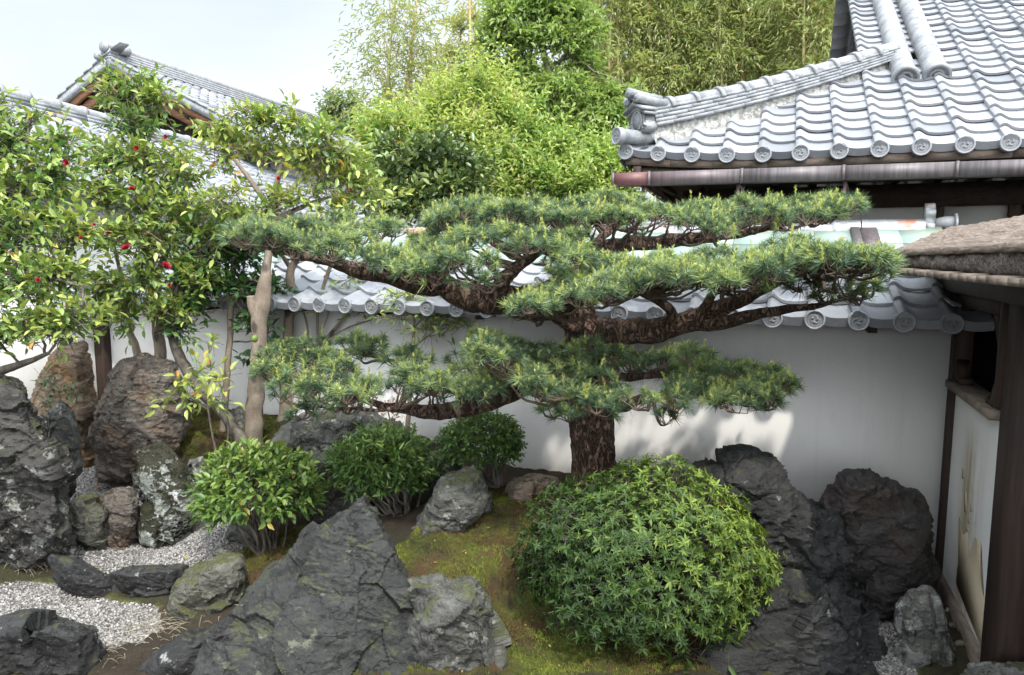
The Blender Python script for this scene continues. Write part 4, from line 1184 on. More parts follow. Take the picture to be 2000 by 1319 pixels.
rock("dark grey pyramid-shaped rock with pointed top in front of the mossy mound", [(714, 966), (700, 975), (658, 1022), (490, 1150)], 3.72, 0.3, K["dark"],
     extra=[(714, 966, 3.62), (700, 974, 3.55), (655, 1022, 3.52), (490, 1150, 3.40), (395, 1300, 3.10), (380, 1350, 3.0), (728, 1000, 3.50), (770, 1100, 3.34), (812, 1200, 3.20), (870, 1345, 3.02), (640, 1345, 2.96), (735, 985, 3.78), (790, 1090, 3.85), (815, 1150, 3.85), (880, 1345, 3.75), (620, 1100, 4.1), (480, 1250, 3.9)], rough=0.62, seed=5, strata=(0.3, 0.1, 1), hull_only=True, cells=46, voxel=0.0085)
rock("mid grey layered rock leaning against the pyramid rock with flat ledges", [(795, 1140), (830, 1130), (925, 1125), (955, 1165), (985, 1250), (1015, 1370), (830, 1370), (800, 1230)], 3.30, 0.5, K["grey"], rough=1.0, seed=9, strata=(0.5, 0, 1), voxel=0.010)
rock("pale grey rock with white lichen between the round bushes and the moss", [(868, 930), (905, 915), (945, 918), (966, 1000), (925, 1018), (845, 1065), (782, 1100), (800, 1050), (848, 990)], 4.35, 0.5, K["grey"], seed=12, rough=0.9)
rock("tan and orange rock low on the moss behind the green bushes", [(975, 985), (995, 938), (1040, 928), (1088, 938), (1110, 975), (1040, 985)], 4.75, 0.4, K["tan"], seed=15, rough=0.8)
rock("wide grey rock with dark creases below the hanging pine branch", [(535, 868), (560, 830), (600, 808), (700, 803), (765, 815), (792, 850), (780, 880), (700, 880), (620, 880)], 5.15, 0.6, K["grey"], seed=18, strata=(1, 0, .4))
rock("upright grey rock hidden between two clipped bushes", [(580, 880), (620, 868), (690, 875), (725, 900), (730, 985), (700, 1020), (610, 1010), (590, 950)], 4.95, 0.5, K["grey"], seed=22, strata=(0, 0, 1))
rock("pale rock standing behind the small-leaved bush near the wall", [(835, 945), (850, 895), (880, 880), (900, 900), (900, 950)], 4.85, 0.3, K["grey"], seed=25)
rock("large black rock rising behind the big azalea with rounded top", [(1352, 905), (1378, 885), (1440, 877), (1500, 896), (1530, 940), (1600, 985), (1650, 1045), (1695, 1130), (1700, 1215), (1480, 1250), (1380, 1150), (1350, 1000)], 4.1, 0.75, K["black"],
     extra=[(1480, 1000, 3.75), (1590, 1100, 3.68)], seed=28, strata=(0.35, 0, 1), rough=1.0, voxel=0.012)
rock("black lichen-flecked rock at the lower right in front of the standing slab", [(1370, 1215), (1440, 1145), (1540, 1105), (1640, 1140), (1700, 1205), (1720, 1265), (1722, 1375), (1340, 1375)], 3.62, 0.7, K["black"], seed=33, strata=(0.3, 0, 1), extra=[(1500, 1190, 3.32), (1640, 1250, 3.28), (1400, 1290, 3.25), (1350, 1380, 3.12), (1700, 1380, 3.12)], voxel=0.011)
rock("tall brownish black standing slab in front of the white wall", [(1604, 985), (1625, 945), (1650, 915), (1700, 905), (1725, 925), (1760, 940), (1800, 985), (1822, 1050), (1828, 1130), (1815, 1165), (1735, 1245), (1700, 1200), (1640, 1080)], 4.05, 0.35, K["slab"], seed=37, rough=0.85, strata=(0.2, 0, 1), voxel=0.011)
rock("narrow lichen-covered rock beside the foot of the stained wall", [(1755, 1185), (1775, 1155), (1812, 1150), (1828, 1170), (1838, 1225), (1865, 1290), (1862, 1330), (1760, 1330), (1752, 1250)], 3.62, 0.3, K["lich"], seed=41, rough=0.8)
rock("flat stone at the bottom corner under the dark post", [(1862, 1330), (1890, 1306), (1950, 1300), (2040, 1302), (2060, 1345), (1870, 1345)], 3.2, 0.35, K["lich"], seed=44, rough=0.6)
rock("big pitted brown boulder beside the wooden gate post", [(178, 870), (195, 790), (215, 735), (240, 705), (290, 698), (335, 715), (355, 760), (362, 850), (345, 890), (300, 918), (190, 912)], 5.55, 0.6, K["brown"], seed=47, rough=1.0, voxel=0.012)
rock("white and green mossy rock standing in the pale gravel", [(264, 935), (272, 890), (290, 865), (325, 875), (360, 920), (385, 975), (378, 1025), (340, 1048), (275, 1035)], 4.85, 0.4, K["mossy"], seed=51, rough=1.2)
rock("small grey-green rock at the left end of the low row in the gravel", [(133, 985), (150, 968), (190, 968), (205, 1000), (204, 1055), (165, 1078), (145, 1055)], 4.72, 0.25, K["green"], seed=55)
rock("small purplish brown rock between the grey-green rock and the mossy one", [(198, 975), (225, 952), (258, 953), (271, 985), (270, 1035), (240, 1058), (204, 1045)], 4.78, 0.25, K["brown"], seed=58)
rock("huge dark mottled rock filling the left edge below the camellia", [(-60, 760), (0, 735), (35, 750), (70, 800), (110, 870), (137, 930), (125, 995), (142, 1050), (120, 1090), (40, 1105), (-60, 1110)], 4.55, 0.7, K["bark"], seed=61, rough=1.1, voxel=0.012)
rock("blue-grey smooth slab leaning between the dark rock and brown boulder", [(92, 800), (118, 782), (145, 800), (158, 850), (155, 895), (125, 915), (100, 900)], 5.2, 0.3, K["grey"], seed=64, rough=0.6)
rock("tall ochre-brown slab rock behind the left trees beside the post", [(45, 850), (70, 750), (95, 690), (120, 664), (165, 668), (182, 720), (190, 830), (170, 905), (60, 905)], 6.0, 0.45, K["ochre"], seed=67, rough=0.6, strata=(0, 0, 1))
rock("grey-green boulder under the clipped bush at the gravel edge", [(325, 1195), (345, 1145), (375, 1108), (430, 1080), (470, 1080), (487, 1120), (480, 1180), (420, 1235), (360, 1240)], 3.95, 0.45, K["green"], seed=71, rough=0.9)
rock("low black rock at the left along the gravel edge with smooth top", [(98, 1085), (140, 1088), (190, 1112), (235, 1140), (232, 1172), (150, 1160), (105, 1130)], 4.2, 0.3, K["black"], seed=74, rough=0.5)
rock("low black bridge-like rock along the gravel with hollow side", [(215, 1120), (260, 1105), (370, 1100), (378, 1125), (345, 1165), (280, 1175), (225, 1160)], 4.12, 0.25, K["black"], seed=77, rough=0.6)
rock("broad black rock at the bottom left corner", [(-80, 1240), (0, 1212), (60, 1204), (125, 1208), (190, 1232), (216, 1290), (212, 1360), (-80, 1360)], 3.5, 0.6, K["black"], seed=81, rough=0.8)
rock("dark brown-black rock in the bottom shade left of the pyramid rock", [(215, 1370), (255, 1310), (320, 1275), (390, 1230), (470, 1200), (530, 1225), (545, 1370)], 3.42, 0.5, K["black"], seed=84, rough=0.9)
rock("small grey rock in the shade under the clipped camellia bush", [(440, 1045), (455, 1012), (490, 1005), (512, 1025), (505, 1058)], 4.6, 0.2, K["green"], seed=87)
rock("small grey rock at the back by the foot of the pale trunk", [(430, 845), (445, 800), (475, 790), (500, 815), (500, 850)], 6.1, 0.25, K["grey"], seed=90)
rock("small white stone half hidden behind the mossy rock", [(365, 925), (372, 898), (395, 893), (408, 915), (400, 932)], 5.2, 0.15, K["lich"], seed=93)
rg = np.random.default_rng(99)
for i, (lb_, x, y, r_) in enumerate([("brown pebble nearest the wall corner", 1838, 1172, 14), ("flat rust-brown stone beside the lichen rock", 1850, 1200, 17), ("grey stone lodged against the weathered base board", 1868, 1226, 18), ("smallest dark stone next to the base board", 1876, 1262, 14)]):
    P = gnd(x, y)
    a = np.linspace(0, 6.28, 9)[:-1]
    rock(lb_, [(x + r_ * math.cos(t) * rg.uniform(.8, 1.2), y + r_ * .8 * math.sin(t)) for t in a], P[1], 0.09, K["brown" if i % 2 == 0 else "tan"], seed=100 + i, cells=10, bury=0.03, voxel=0.006, rough=0.7, name="stone", cat="stone")

# ------------------------------------------------------------------ leaves
def leaves(buf, P, D, N, L, W, tint, simple=False, fold=0.22, droop=0.18):
    n = len(P)
    L = np.broadcast_to(L, (n,))[:, None]; W = np.broadcast_to(W, (n,))[:, None]
    D = nrm(D); S = nrm(np.cross(D, N)); N = np.cross(S, D)
    if simple:
        Vv = np.stack([P, P + D * L * .45 + S * W * .5 + N * W * fold, P + D * L - N * L * droop, P + D * L * .45 - S * W * .5 + N * W * fold], 1)
        Q = np.array([[0, 1, 2], [0, 2, 3]])
        T = (Q[None] + (np.arange(n) * 4)[:, None, None]).reshape(-1, 3)
        buf.add(Vv.reshape(-1, 3), None, T, np.repeat(tint, 4)); return
    f = lambda a, s, h: P + D * L * a + S * W * s + N * (W * h - L * droop * a * a)
    Vv = np.stack([f(0, 0, 0), f(.5, 0, 0), f(1, 0, 0), f(.28, .40, fold * .8), f(.62, .42, fold * .9), f(.28, -.40, fold * .8), f(.62, -.42, fold * .9)], 1)
    o = (np.arange(n) * 7)[:, None, None]
    Q = (np.array([[0, 3, 4, 1], [0, 1, 6, 5]])[None] + o).reshape(-1, 4)
    T = (np.array([[1, 4, 2], [1, 2, 6]])[None] + o).reshape(-1, 3)
    buf.add(Vv.reshape(-1, 3), Q, T, np.repeat(tint, 7))
def rdirs(n, up=0.0, rg=rng):
    d = rg.normal(0, 1, (n, 3)); d[:, 2] += up
    return nrm(d)
def sprays(buf, P0, D, ln, k, L, ratio, tint, simple=False, droop=0.25, open_=0.9, rg=rng, tvar=0.12, tipt=0.1, odd=0.0, twig=None, twr=0.003, upn=0.9, ldroop=0.18):
    n = len(P0)
    j = np.arange(k); t = (j + 1.0) / k
    D = nrm(D); ln = np.broadcast_to(ln, (n,))
    ref = np.where(np.abs(D[:, 2:3]) > 0.9, np.array([[1.0, 0, 0]]), np.array([[0, 0, 1.0]]))
    A = nrm(np.cross(D, ref)); Bv = np.cross(D, A)
    pos = P0[:, None] + D[:, None] * (ln[:, None] * t)[..., None]
    pos[..., 2] -= droop * ln[:, None] * t ** 2
    phi = j * 2.4 + rg.uniform(0, 6.28, (n, 1)) + rg.normal(0, .3, (n, k))
    side = np.cos(phi)[..., None] * A[:, None] + np.sin(phi)[..., None] * Bv[:, None]
    op = open_ * (1 - 0.45 * t)[None, :, None]
    ld = D[:, None] * (1 - op * .5) + side * op + rg.normal(0, .18, (n, k, 3))
    ld[..., 2] -= 0.10
    nn = np.array([0, 0, upn]) + rg.normal(0, .38, (n, k, 3)) + side * 0.1
    LL = L * rg.uniform(.65, 1.2, (n, k))
    tn = np.asarray(tint)
    tn = np.broadcast_to(tn, (n,))[:, None] + rg.normal(0, tvar, (n, k)) + tipt * (t - .5)[None]
    tn = np.clip(tn, 0.0, 0.86)
    if odd > 0: tn = np.where(rg.random((n, k)) < odd, rg.uniform(0.9, 1.0, (n, k)), tn)
    leaves(buf, pos.reshape(-1, 3), ld.reshape(-1, 3), nn.reshape(-1, 3), LL.ravel(), LL.ravel() * ratio, tn.ravel(), simple, droop=ldroop)
    if twig is not None:
        tt = np.linspace(-0.4, 1, 4)
        for i in range(n):
            p = P0[i] + D[i] * (ln[i] * tt)[:, None]; p[:, 2] -= droop * ln[i] * np.maximum(tt, 0) ** 2
            twig.add(*_stick(p, np.linspace(twr, twr * .5, 4)))
def _stick(P, r):
    n = len(P)
    d = nrm(P[-1] - P[0]); a = nrm(np.cross(d, [0.3, 0.5, 0.81])); b_ = np.cross(d, a)
    th = np.array([0, 2.094, 4.189])
    V_ = (P[:, None] + r[:, None, None] * (np.cos(th)[None, :, None] * a + np.sin(th)[None, :, None] * b_)).reshape(-1, 3)
    Q = [[i * 3 + k, i * 3 + (k + 1) % 3, (i + 1) * 3 + (k + 1) % 3, (i + 1) * 3 + k] for i in range(n - 1) for k in range(3)]
    return V_, Q
def smooth_path(P, n):
    P = np.asarray(P, float); m = len(P)
    if m == 2: return P[0] + (P[1] - P[0]) * np.linspace(0, 1, n)[:, None]
    t = np.linspace(0, m - 1, n); i = np.clip(t.astype(int), 0, m - 2); f = (t - i)[:, None]
    p0, p1, p2, p3 = P[np.maximum(i - 1, 0)], P[i], P[i + 1], P[np.minimum(i + 2, m - 1)]
    return 0.5 * (2 * p1 + (p2 - p0) * f + (2 * p0 - 5 * p1 + 4 * p2 - p3) * f ** 2 + (3 * p1 - p0 - 3 * p2 + p3) * f ** 3)
def limb(buf, spec, sides=10, n=None, bump=0.15, seed=0, wob=0.0):      # spec: (px, py, Y, width_px)
    S = np.array(spec, float)
    P = smooth_path(atv(S[:, 0], S[:, 1], S[:, 2]), n or len(S) * 8)
    r = smooth_path(np.c_[S[:, 3] * pxm(S[:, 2]) * .5, S[:, 3] * 0, S[:, 3] * 0], len(P))[:, 0]
    r = np.maximum(r, 0.0015)
    if wob: P = P + wob * r[:, None] * np.stack([fbm(P, 6, 2, seed + q) for q in range(3)], -1)
    buf.tube(P, r, sides, bump=bump, seed=seed)
    return P, r
def link(buf, a, b_, r0, r1, sides=5, n=6, gnarl=0.12, rg=rng, sag=0.0):
    L = np.linalg.norm(b_ - a); t = np.linspace(0, 1, n)[:, None]
    P = a + (b_ - a) * t + np.sin(np.pi * t) * rg.normal(0, gnarl * L, 3) + rg.normal(0, gnarl * .25 * L, (n, 3)) * np.sin(np.pi * t)
    P[:, 2] -= sag * L * np.sin(np.pi * t[:, 0])
    buf.tube(P, np.linspace(r0, r1, n), sides, cap=False)
    return P

# ------------------------------------------------------------------ the cloud-pruned pine
PB = gnd(1160, 925) * [1, 0, 1] + [0, 4.35, 0]
PB = np.array([at(1160, 925, 4.35)[0], 4.35, float(gz(at(1160, 925, 4.35)[0], 4.35))])
pine = empty("pine_tree", PB, "old cloud-pruned pine with flat blue-green needle layers and thick reddish brown trunk", "tree")
tb = B()
TRK, TRr = limb(tb, [(1166, 1010, 4.35, 104), (1161, 925, 4.35, 88), (1157, 870, 4.35, 84), (1152, 800, 4.35, 82), (1150, 740, 4.36, 78), (1143, 680, 4.38, 74), (1135, 630, 4.4, 70), (1120, 585, 4.42, 62), (1125, 540, 4.45, 46), (1160, 495, 4.5, 36)], 30, 110, bump=0.10, seed=5)
part("trunk", tb, MT["bark"], pine, True)
LIMBS = {
 "A": [[(1118, 585, 4.4, 60), (1040, 592, 4.32, 60), (950, 584, 4.25, 52), (860, 560, 4.2, 42), (780, 545, 4.15, 34), (700, 528, 4.1, 28), (620, 505, 4.08, 19), (540, 487, 4.05, 11), (490, 478, 4.05, 5)],
       [(960, 582, 4.25, 40), (985, 545, 4.15, 30), (1030, 510, 4.1, 18), (1075, 478, 4.05, 9)],
       [(1030, 590, 4.3, 30), (1075, 560, 4.15, 22), (1120, 530, 4.0, 10)],
       [(900, 570, 4.2, 26), (850, 535, 4.3, 20), (760, 505, 4.45, 12), (650, 480, 4.5, 6)]],
 "B": [[(1160, 495, 4.5, 36), (1230, 478, 4.6, 28), (1320, 470, 4.65, 24), (1420, 460, 4.65, 18), (1500, 445, 4.65, 12), (1580, 425, 4.65, 7), (1640, 400, 4.65, 4)],
       [(1150, 500, 4.5, 24), (1170, 470, 4.7, 18), (1200, 445, 4.9, 9)], [(1380, 465, 4.65, 20), (1450, 440, 4.75, 12), (1520, 420, 4.9, 6)],
       [(1160, 495, 4.5, 22), (1090, 460, 4.7, 14), (1000, 430, 4.9, 7)]],
 "C": [[(1140, 650, 4.38, 52), (1200, 644, 4.25, 48), (1270, 642, 4.12, 46), (1340, 628, 4.05, 40), (1410, 602, 4.0, 32), (1470, 572, 3.9, 25), (1540, 540, 3.8, 17), (1610, 515, 3.75, 10), (1690, 495, 3.72, 5)],
       [(1300, 640, 4.1, 34), (1380, 632, 4.0, 28), (1460, 618, 3.88, 22), (1540, 604, 3.80, 15), (1600, 596, 3.74, 10), (1660, 580, 3.7, 5)],
       [(1150, 655, 4.38, 28), (1100, 632, 4.15, 18), (1060, 610, 4.05, 8)], [(1320, 630, 4.08, 26), (1300, 598, 3.95, 18), (1250, 572, 3.85, 9)],
       [(1370, 618, 4.02, 24), (1390, 580, 3.9, 15), (1420, 545, 3.85, 8)]],
 "D": [[(1128, 712, 4.37, 34), (1080, 728, 4.25, 34), (1040, 745, 4.15, 34), (990, 772, 4.05, 33), (930, 795, 4.0, 32), (870, 805, 3.98, 30), (800, 800, 3.97, 22), (740, 790, 4.0, 13), (660, 765, 4.05, 10), (580, 735, 4.1, 6)],
       [(800, 800, 3.97, 10), (775, 797, 3.9, 9), (740, 802, 3.86, 7), (690, 798, 3.84, 5), (620, 795, 3.82, 3)], [(930, 795, 4.0, 16), (880, 760, 4.2, 12), (800, 715, 4.45, 8), (700, 690, 4.6, 5)],
       [(1060, 735, 4.2, 16), (1020, 718, 4.3, 11), (960, 690, 4.4, 6)]],
 "E": [[(1165, 800, 4.3, 22), (1215, 796, 4.15, 20), (1260, 778, 4.0, 17), (1350, 768, 3.92, 13), (1440, 762, 3.9, 9), (1520, 750, 3.9, 5)],
       [(1160, 735, 4.3, 20), (1240, 735, 4.2, 15), (1330, 728, 4.3, 9)], [(1160, 780, 4.2, 18), (1140, 770, 3.95, 12), (1110, 780, 3.8, 7)], [(1155, 725, 4.4, 16), (1180, 690, 4.6, 9), (1260, 690, 4.75, 5)]]}
limbpts = {}
for kx, specs in LIMBS.items():
    lbuf = B(); acc = []
    for i, s in enumerate(specs):
        P, r = limb(lbuf, s, 18 if i == 0 else 10, len(s) * 10, bump=0.17, seed=ord(kx) + i * 3, wob=0.35)
        acc.append(np.c_[P, r])
    limbpts[kx] = np.vstack(acc)
    part("limb", lbuf, MT["bark"], pine, True)

def interp(c, x):
    c = np.array(c, float); return np.interp(x, c[:, 0], c[:, 1])
PADS = {
 "A": dict(px=(478, 1128), Y=(4.70, 3.85), n=190, top=[(470, 440), (520, 425), (650, 420), (740, 430), (830, 425), (900, 412), (1000, 410), (1080, 405), (1130, 415)], bot=[(470, 462), (560, 482), (650, 500), (740, 522), (800, 532), (860, 535), (890, 500), (950, 478), (1040, 475), (1090, 510), (1130, 535)], r=(24, 38),
      more=[(945, 530, 3.9), (915, 515, 3.9), (960, 510, 3.95), (930, 545, 3.88), (1110, 540, 3.9), (1085, 560, 3.95), (1095, 530, 3.9), (1115, 505, 3.9), (1105, 550, 3.9), (820, 520, 3.9), (700, 500, 3.9), (480, 458, 4.05)]),
 "B": dict(px=(860, 1660), Y=(5.10, 4.35), n=190, top=[(860, 412), (930, 398), (1000, 395), (1100, 385), (1180, 378), (1240, 382), (1300, 402), (1380, 398), (1440, 388), (1500, 384), (1560, 384), (1620, 388), (1670, 384)], bot=[(860, 418), (1000, 420), (1130, 432), (1180, 432), (1240, 422), (1330, 425), (1400, 445), (1440, 425), (1500, 430), (1560, 432), (1620, 415), (1670, 392)], r=(24, 36),
      more=[(1380, 445, 4.3), (1350, 430, 4.3), (1420, 448, 4.3), (1540, 430, 4.4), (1180, 425, 4.3), (1650, 390, 4.6)]),
 "C": dict(px=(1030, 1725), Y=(4.25, 3.50), n=210, sl=.30, top=[(1030, 585), (1060, 570), (1100, 535), (1140, 508), (1200, 495), (1280, 500), (1400, 492), (1480, 476), (1560, 466), (1640, 490), (1700, 492), (1740, 488)], bot=[(1030, 592), (1100, 605), (1170, 585), (1190, 560), (1300, 550), (1400, 548), (1480, 545), (1540, 520), (1600, 510), (1680, 505), (1740, 495)], r=(24, 37),
      more=[(1560, 548, 3.7), (1600, 560, 3.7), (1640, 540, 3.68), (1690, 535, 3.66), (1590, 530, 3.7), (1660, 565, 3.68), (1705, 560, 3.66), (1620, 575, 3.7), (1680, 580, 3.68), (1080, 600, 3.95), (1045, 585, 3.95), (1150, 595, 3.9), (1720, 530, 3.68), (1120, 590, 3.92), (1060, 575, 3.95), (1180, 575, 3.85)]),
 "D": dict(px=(525, 1000), Y=(4.42, 3.75), n=140, top=[(515, 695), (560, 668), (640, 655), (700, 655), (760, 655), (830, 700), (880, 675), (930, 692), (1000, 712)], bot=[(515, 745), (560, 765), (640, 765), (720, 770), (800, 752), (900, 770), (960, 752), (1000, 722)], r=(27, 40), gap=[(735, 715, 42, 13), (860, 712, 30, 12)],
      more=[(590, 800, 3.82), (612, 792, 3.82), (655, 786, 3.84), (680, 793, 3.86), (530, 690, 4.1), (940, 655, 4.35), (960, 668, 4.35)]),
 "E": dict(px=(935, 1535), Y=(4.45, 3.65), n=185, top=[(935, 668), (980, 655), (1040, 662), (1120, 655), (1200, 672), (1280, 682), (1350, 676), (1400, 712), (1500, 712), (1545, 735)], bot=[(935, 672), (1000, 705), (1060, 770), (1120, 795), (1190, 790), (1230, 770), (1300, 790), (1380, 782), (1450, 785), (1545, 765)], r=(26, 40), gap=[(1190, 745, 40, 14), (1270, 740, 35, 12)],
      more=[(1080, 800, 3.75), (1110, 805, 3.75), (1120, 680, 4.0), (1160, 670, 4.0), (1195, 690, 3.98), (1140, 710, 3.92), (1090, 690, 3.98), (1175, 730, 3.86), (1110, 740, 3.84), (1150, 770, 3.8), (1210, 760, 3.84), (1250, 700, 4.0), (1300, 700, 4.0), (1345, 690, 3.98), (1070, 760, 3.8), (1180, 800, 3.78), (1300, 812, 3.75), (1320, 800, 3.75), (1500, 785, 3.8), (1535, 745, 3.85), (1060, 720, 3.9), (1420, 720, 4.0)])}
PITCH_T = 0
def pad(kx, d, seed):
    rg = np.random.default_rng(seed)
    n = d["n"]
    nm = max(8, int(n * .86) // 7)
    cand = []
    wx = d["px"][1] - d["px"][0]
    for _ in range(nm):                                     # mounds kept apart from one another
        best, bd = None, -1
        for _ in range(12):
            x, f_ = rg.uniform(*d["px"]), rg.random() ** .9
            g = min([((x - c[0]) / 60.0) ** 2 + ((f_ - c[1]) * 2.2) ** 2 for c in cand] or [9])
            if g > bd: best, bd = (x, f_), g
        cand.append(best)
    cand = np.array(cand)
    Rm_ = rg.uniform(34, 60, nm); hm = rg.uniform(8, 26, nm)
    im = np.repeat(np.arange(nm), 7); n = len(im)
    ro = np.sqrt(rg.random(n)); an = rg.uniform(0, 6.28, n)
    px = cand[im, 0] + ro * Rm_[im] * np.cos(an)
    f = np.clip(cand[im, 1] + ro * np.sin(an) * .20, 0, 1)
    px = np.clip(px, *d["px"])
    t_, b_ = interp(d["top"], px), interp(d["bot"], px)
    rr = rg.uniform(*d["r"], n) * .92
    py = t_ + rr * 0.45 + f * np.maximum(b_ - t_ - rr * .5, 4) - hm[im] * (.75 - ro ** 2)
    Y = d["Y"][0] + (d["Y"][1] - d["Y"][0]) * f + rg.normal(0, .05, n) - d.get("sl", 0) * np.clip((px - 1250) / 450, 0, 1)
    keep = np.ones(n, bool)
    for (gx_, gy_, ga_, gb_) in d.get("gap", []): keep &= ((px - gx_) / (ga_ + 16)) ** 2 + ((py - gy_) / (gb_ + 16)) ** 2 > 1
    px, py, Y, rr = px[keep], py[keep], Y[keep], rr[keep]
    m = np.array(d["more"], float)
    px = np.r_[px, m[:, 0]]; py = np.r_[py, m[:, 1]]; Y = np.r_[Y, m[:, 2]]; rr = np.r_[rr, rg.uniform(22, 30, len(m))]
    C = atv(px, py, Y); Rm = rr * pxm(Y)
    tw, nb = B(), B()
    lp = limbpts[kx]
    tufP, tufA, cnt = [], [], []
    for c, r_ in zip(C, Rm):
        below = c - [0, 0, r_ * 0.75]
        dd = np.linalg.norm((lp[:, :3] - below) * [1, 1, 1.8], axis=1) + 0.25 * np.linalg.norm(lp[:, :3] - PB - [0, 0, 1.2], axis=1) * 0.3
        k = int(np.argmin(dd)); a = lp[k, :3]
        P = link(tw, a, below, min(0.011, lp[k, 3] * .8) + 0.003, 0.0045, 6, 9, 0.065, rg, .06)
        kt = int(rg.integers(6, 10))
        d_ = rdirs(kt, 0.35, rg); d_[:, 2] = np.abs(d_[:, 2]) * np.where(rg.random(kt) < .85, 1, -.35); d_ = nrm(d_)
        tp = c + d_ * r_ * np.array([1.15, 1.15, 0.62]) * rg.uniform(.7, 1.05, (kt, 1)) - [0, 0, r_ * .25]
        for q in range(kt):
            tw.add(*_stick(np.array([below, (below * .45 + tp[q] * .55) - [0, 0, r_ * .12] + rg.normal(0, .12 * r_, 3), tp[q]]), np.array([0.0045, 0.0035, 0.0025])))
        cnt.append(kt); tufP.append(tp); tufA.append(nrm(d_ * .75 + [0, 0, .75] + rg.normal(0, .22, (kt, 3))))
    P0 = np.vstack(tufP); A = np.vstack(tufA); n = len(P0)
    tb_ = rg.normal(0.03, .11, len(cnt))
    kn = 46
    ref = nrm(np.cross(A, rdirs(n, 0, rg))); Bv = np.cross(A, ref)
    th = rg.uniform(0, 6.28, (n, kn)); ph = np.sqrt(rg.uniform(0.03, 1.0, (n, kn))) * 1.55
    dn = np.cos(ph)[..., None] * A[:, None] + np.sin(ph)[..., None] * (np.cos(th)[..., None] * ref[:, None] + np.sin(th)[..., None] * Bv[:, None])
    L = rg.uniform(0.050, 0.076, (n, kn)) * rg.uniform(.8, 1.15, (n, 1))
    st = P0[:, None] + A[:, None] * rg.uniform(-0.012, 0.014, (n, kn))[..., None]
    en = st + dn * L[..., None]; en[..., 2] -= 0.10 * L
    sd = nrm(np.cross(dn, rdirs(n * kn, 0, rg).reshape(n, kn, 3))) * 0.0021
    Vv = np.stack([st - sd, st + sd, en], 2).reshape(-1, 3)
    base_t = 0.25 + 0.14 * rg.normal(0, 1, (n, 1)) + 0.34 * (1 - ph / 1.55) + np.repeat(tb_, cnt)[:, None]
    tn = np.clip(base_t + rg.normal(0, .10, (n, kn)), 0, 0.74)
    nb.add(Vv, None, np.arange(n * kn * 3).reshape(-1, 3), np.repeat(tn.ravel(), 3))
    # young yellow shoots standing on the tufts
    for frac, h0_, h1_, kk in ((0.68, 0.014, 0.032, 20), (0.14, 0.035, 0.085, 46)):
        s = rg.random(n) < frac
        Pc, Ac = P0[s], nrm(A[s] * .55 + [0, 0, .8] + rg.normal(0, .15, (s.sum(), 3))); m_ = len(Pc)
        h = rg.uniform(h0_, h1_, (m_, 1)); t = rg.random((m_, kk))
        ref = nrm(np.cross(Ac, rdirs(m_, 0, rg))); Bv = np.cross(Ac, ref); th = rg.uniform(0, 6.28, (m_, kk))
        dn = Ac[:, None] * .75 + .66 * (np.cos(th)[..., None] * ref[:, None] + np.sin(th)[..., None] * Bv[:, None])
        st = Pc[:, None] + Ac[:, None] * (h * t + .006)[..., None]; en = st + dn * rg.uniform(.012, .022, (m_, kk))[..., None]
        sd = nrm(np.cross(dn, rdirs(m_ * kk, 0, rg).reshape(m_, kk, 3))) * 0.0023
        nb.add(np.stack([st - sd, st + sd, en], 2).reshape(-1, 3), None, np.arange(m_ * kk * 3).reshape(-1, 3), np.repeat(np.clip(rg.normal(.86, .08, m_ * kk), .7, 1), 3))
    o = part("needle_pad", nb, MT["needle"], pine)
    part("twigs", tw, MT["twig"], o, True)
for i, (kx, d) in enumerate(PADS.items()): pad(kx, d, 300 + i)

# ------------------------------------------------------------------ the big azalea and the clipped bushes
def bush_stems(buf, base, tips, r0, rg, sides=5):
    for t in tips: link(buf, base + rg.normal(0, .02, 3) * [1, 1, 0], t, r0 * rg.uniform(.6, 1), r0 * .25, sides, 7, 0.10, rg)
def dome_dirs(n, rg, low=-0.35):
    z = rg.uniform(low, 1, n); a = rg.uniform(0, 2 * np.pi, n); s = np.sqrt(1 - z * z)
    return np.c_[s * np.cos(a), s * np.sin(a), z]
AY = 3.55
ac = at(1262, 1090, AY)
abase = np.array([ac[0], ac[1] + .05, float(gz(ac[0], ac[1]))])
az = empty("azalea_bush", abase, "large rounded bright green azalea bush in front of the pine trunk", "bush")
rg = np.random.default_rng(71)
lb, sb = B(), B()
nr = 5400
dd = dome_dirs(nr, rg, -0.55)
rx, rz = 250 * pxm(AY), 182 * pxm(AY)
lump = 1 + 0.15 * fbm(dd, 1.7, 3, 5) + .08 * fbm(dd, 5.0, 2, 6)
rad = np.where(rg.random(nr) < .66, rg.uniform(.90, 1.03, nr), rg.uniform(.66, .92, nr)) * lump
hole = fbm(dd, 3.4, 2, 88)
rad = np.where(hole < -.42, rad * .8, rad)
P0 = ac + dd * rad[:, None] * [rx, rx * .80, rz]
P0 = P0[P0[:, 2] > abase[2] + .12 + 0.10 * rg.random(nr)]; dd = nrm((P0 - ac) / [rx, rx * .8, rz]); nr = len(P0)
fresh = 0.48 + 0.40 * np.clip(dd[:, 0] * .8 + dd[:, 2] * .5 - .15, -.7, 1)  # lighter green painted towards the sunlit upper right, darker towards the shaded lower left
AX = nrm(dd * [1, 1, .7] + [0, 0, .45] + rg.normal(0, .34, (nr, 3)))
kl = 7
ref = nrm(np.cross(AX, rdirs(nr, 0, rg))); Bv = np.cross(AX, ref)
th = np.arange(kl) * 2 * np.pi / kl + rg.uniform(0, 6.28, (nr, 1)) + rg.normal(0, .2, (nr, kl))
op = rg.uniform(.7, 1.45, (nr, kl))
ldir = np.cos(op)[..., None] * AX[:, None] * .8 + np.sin(op)[..., None] * (np.cos(th)[..., None] * ref[:, None] + np.sin(th)[..., None] * Bv[:, None])
L = rg.uniform(.022, .042, (nr, kl)) * rg.choice([.6, .75, .9, 1.05, 1.2], (nr, 1))
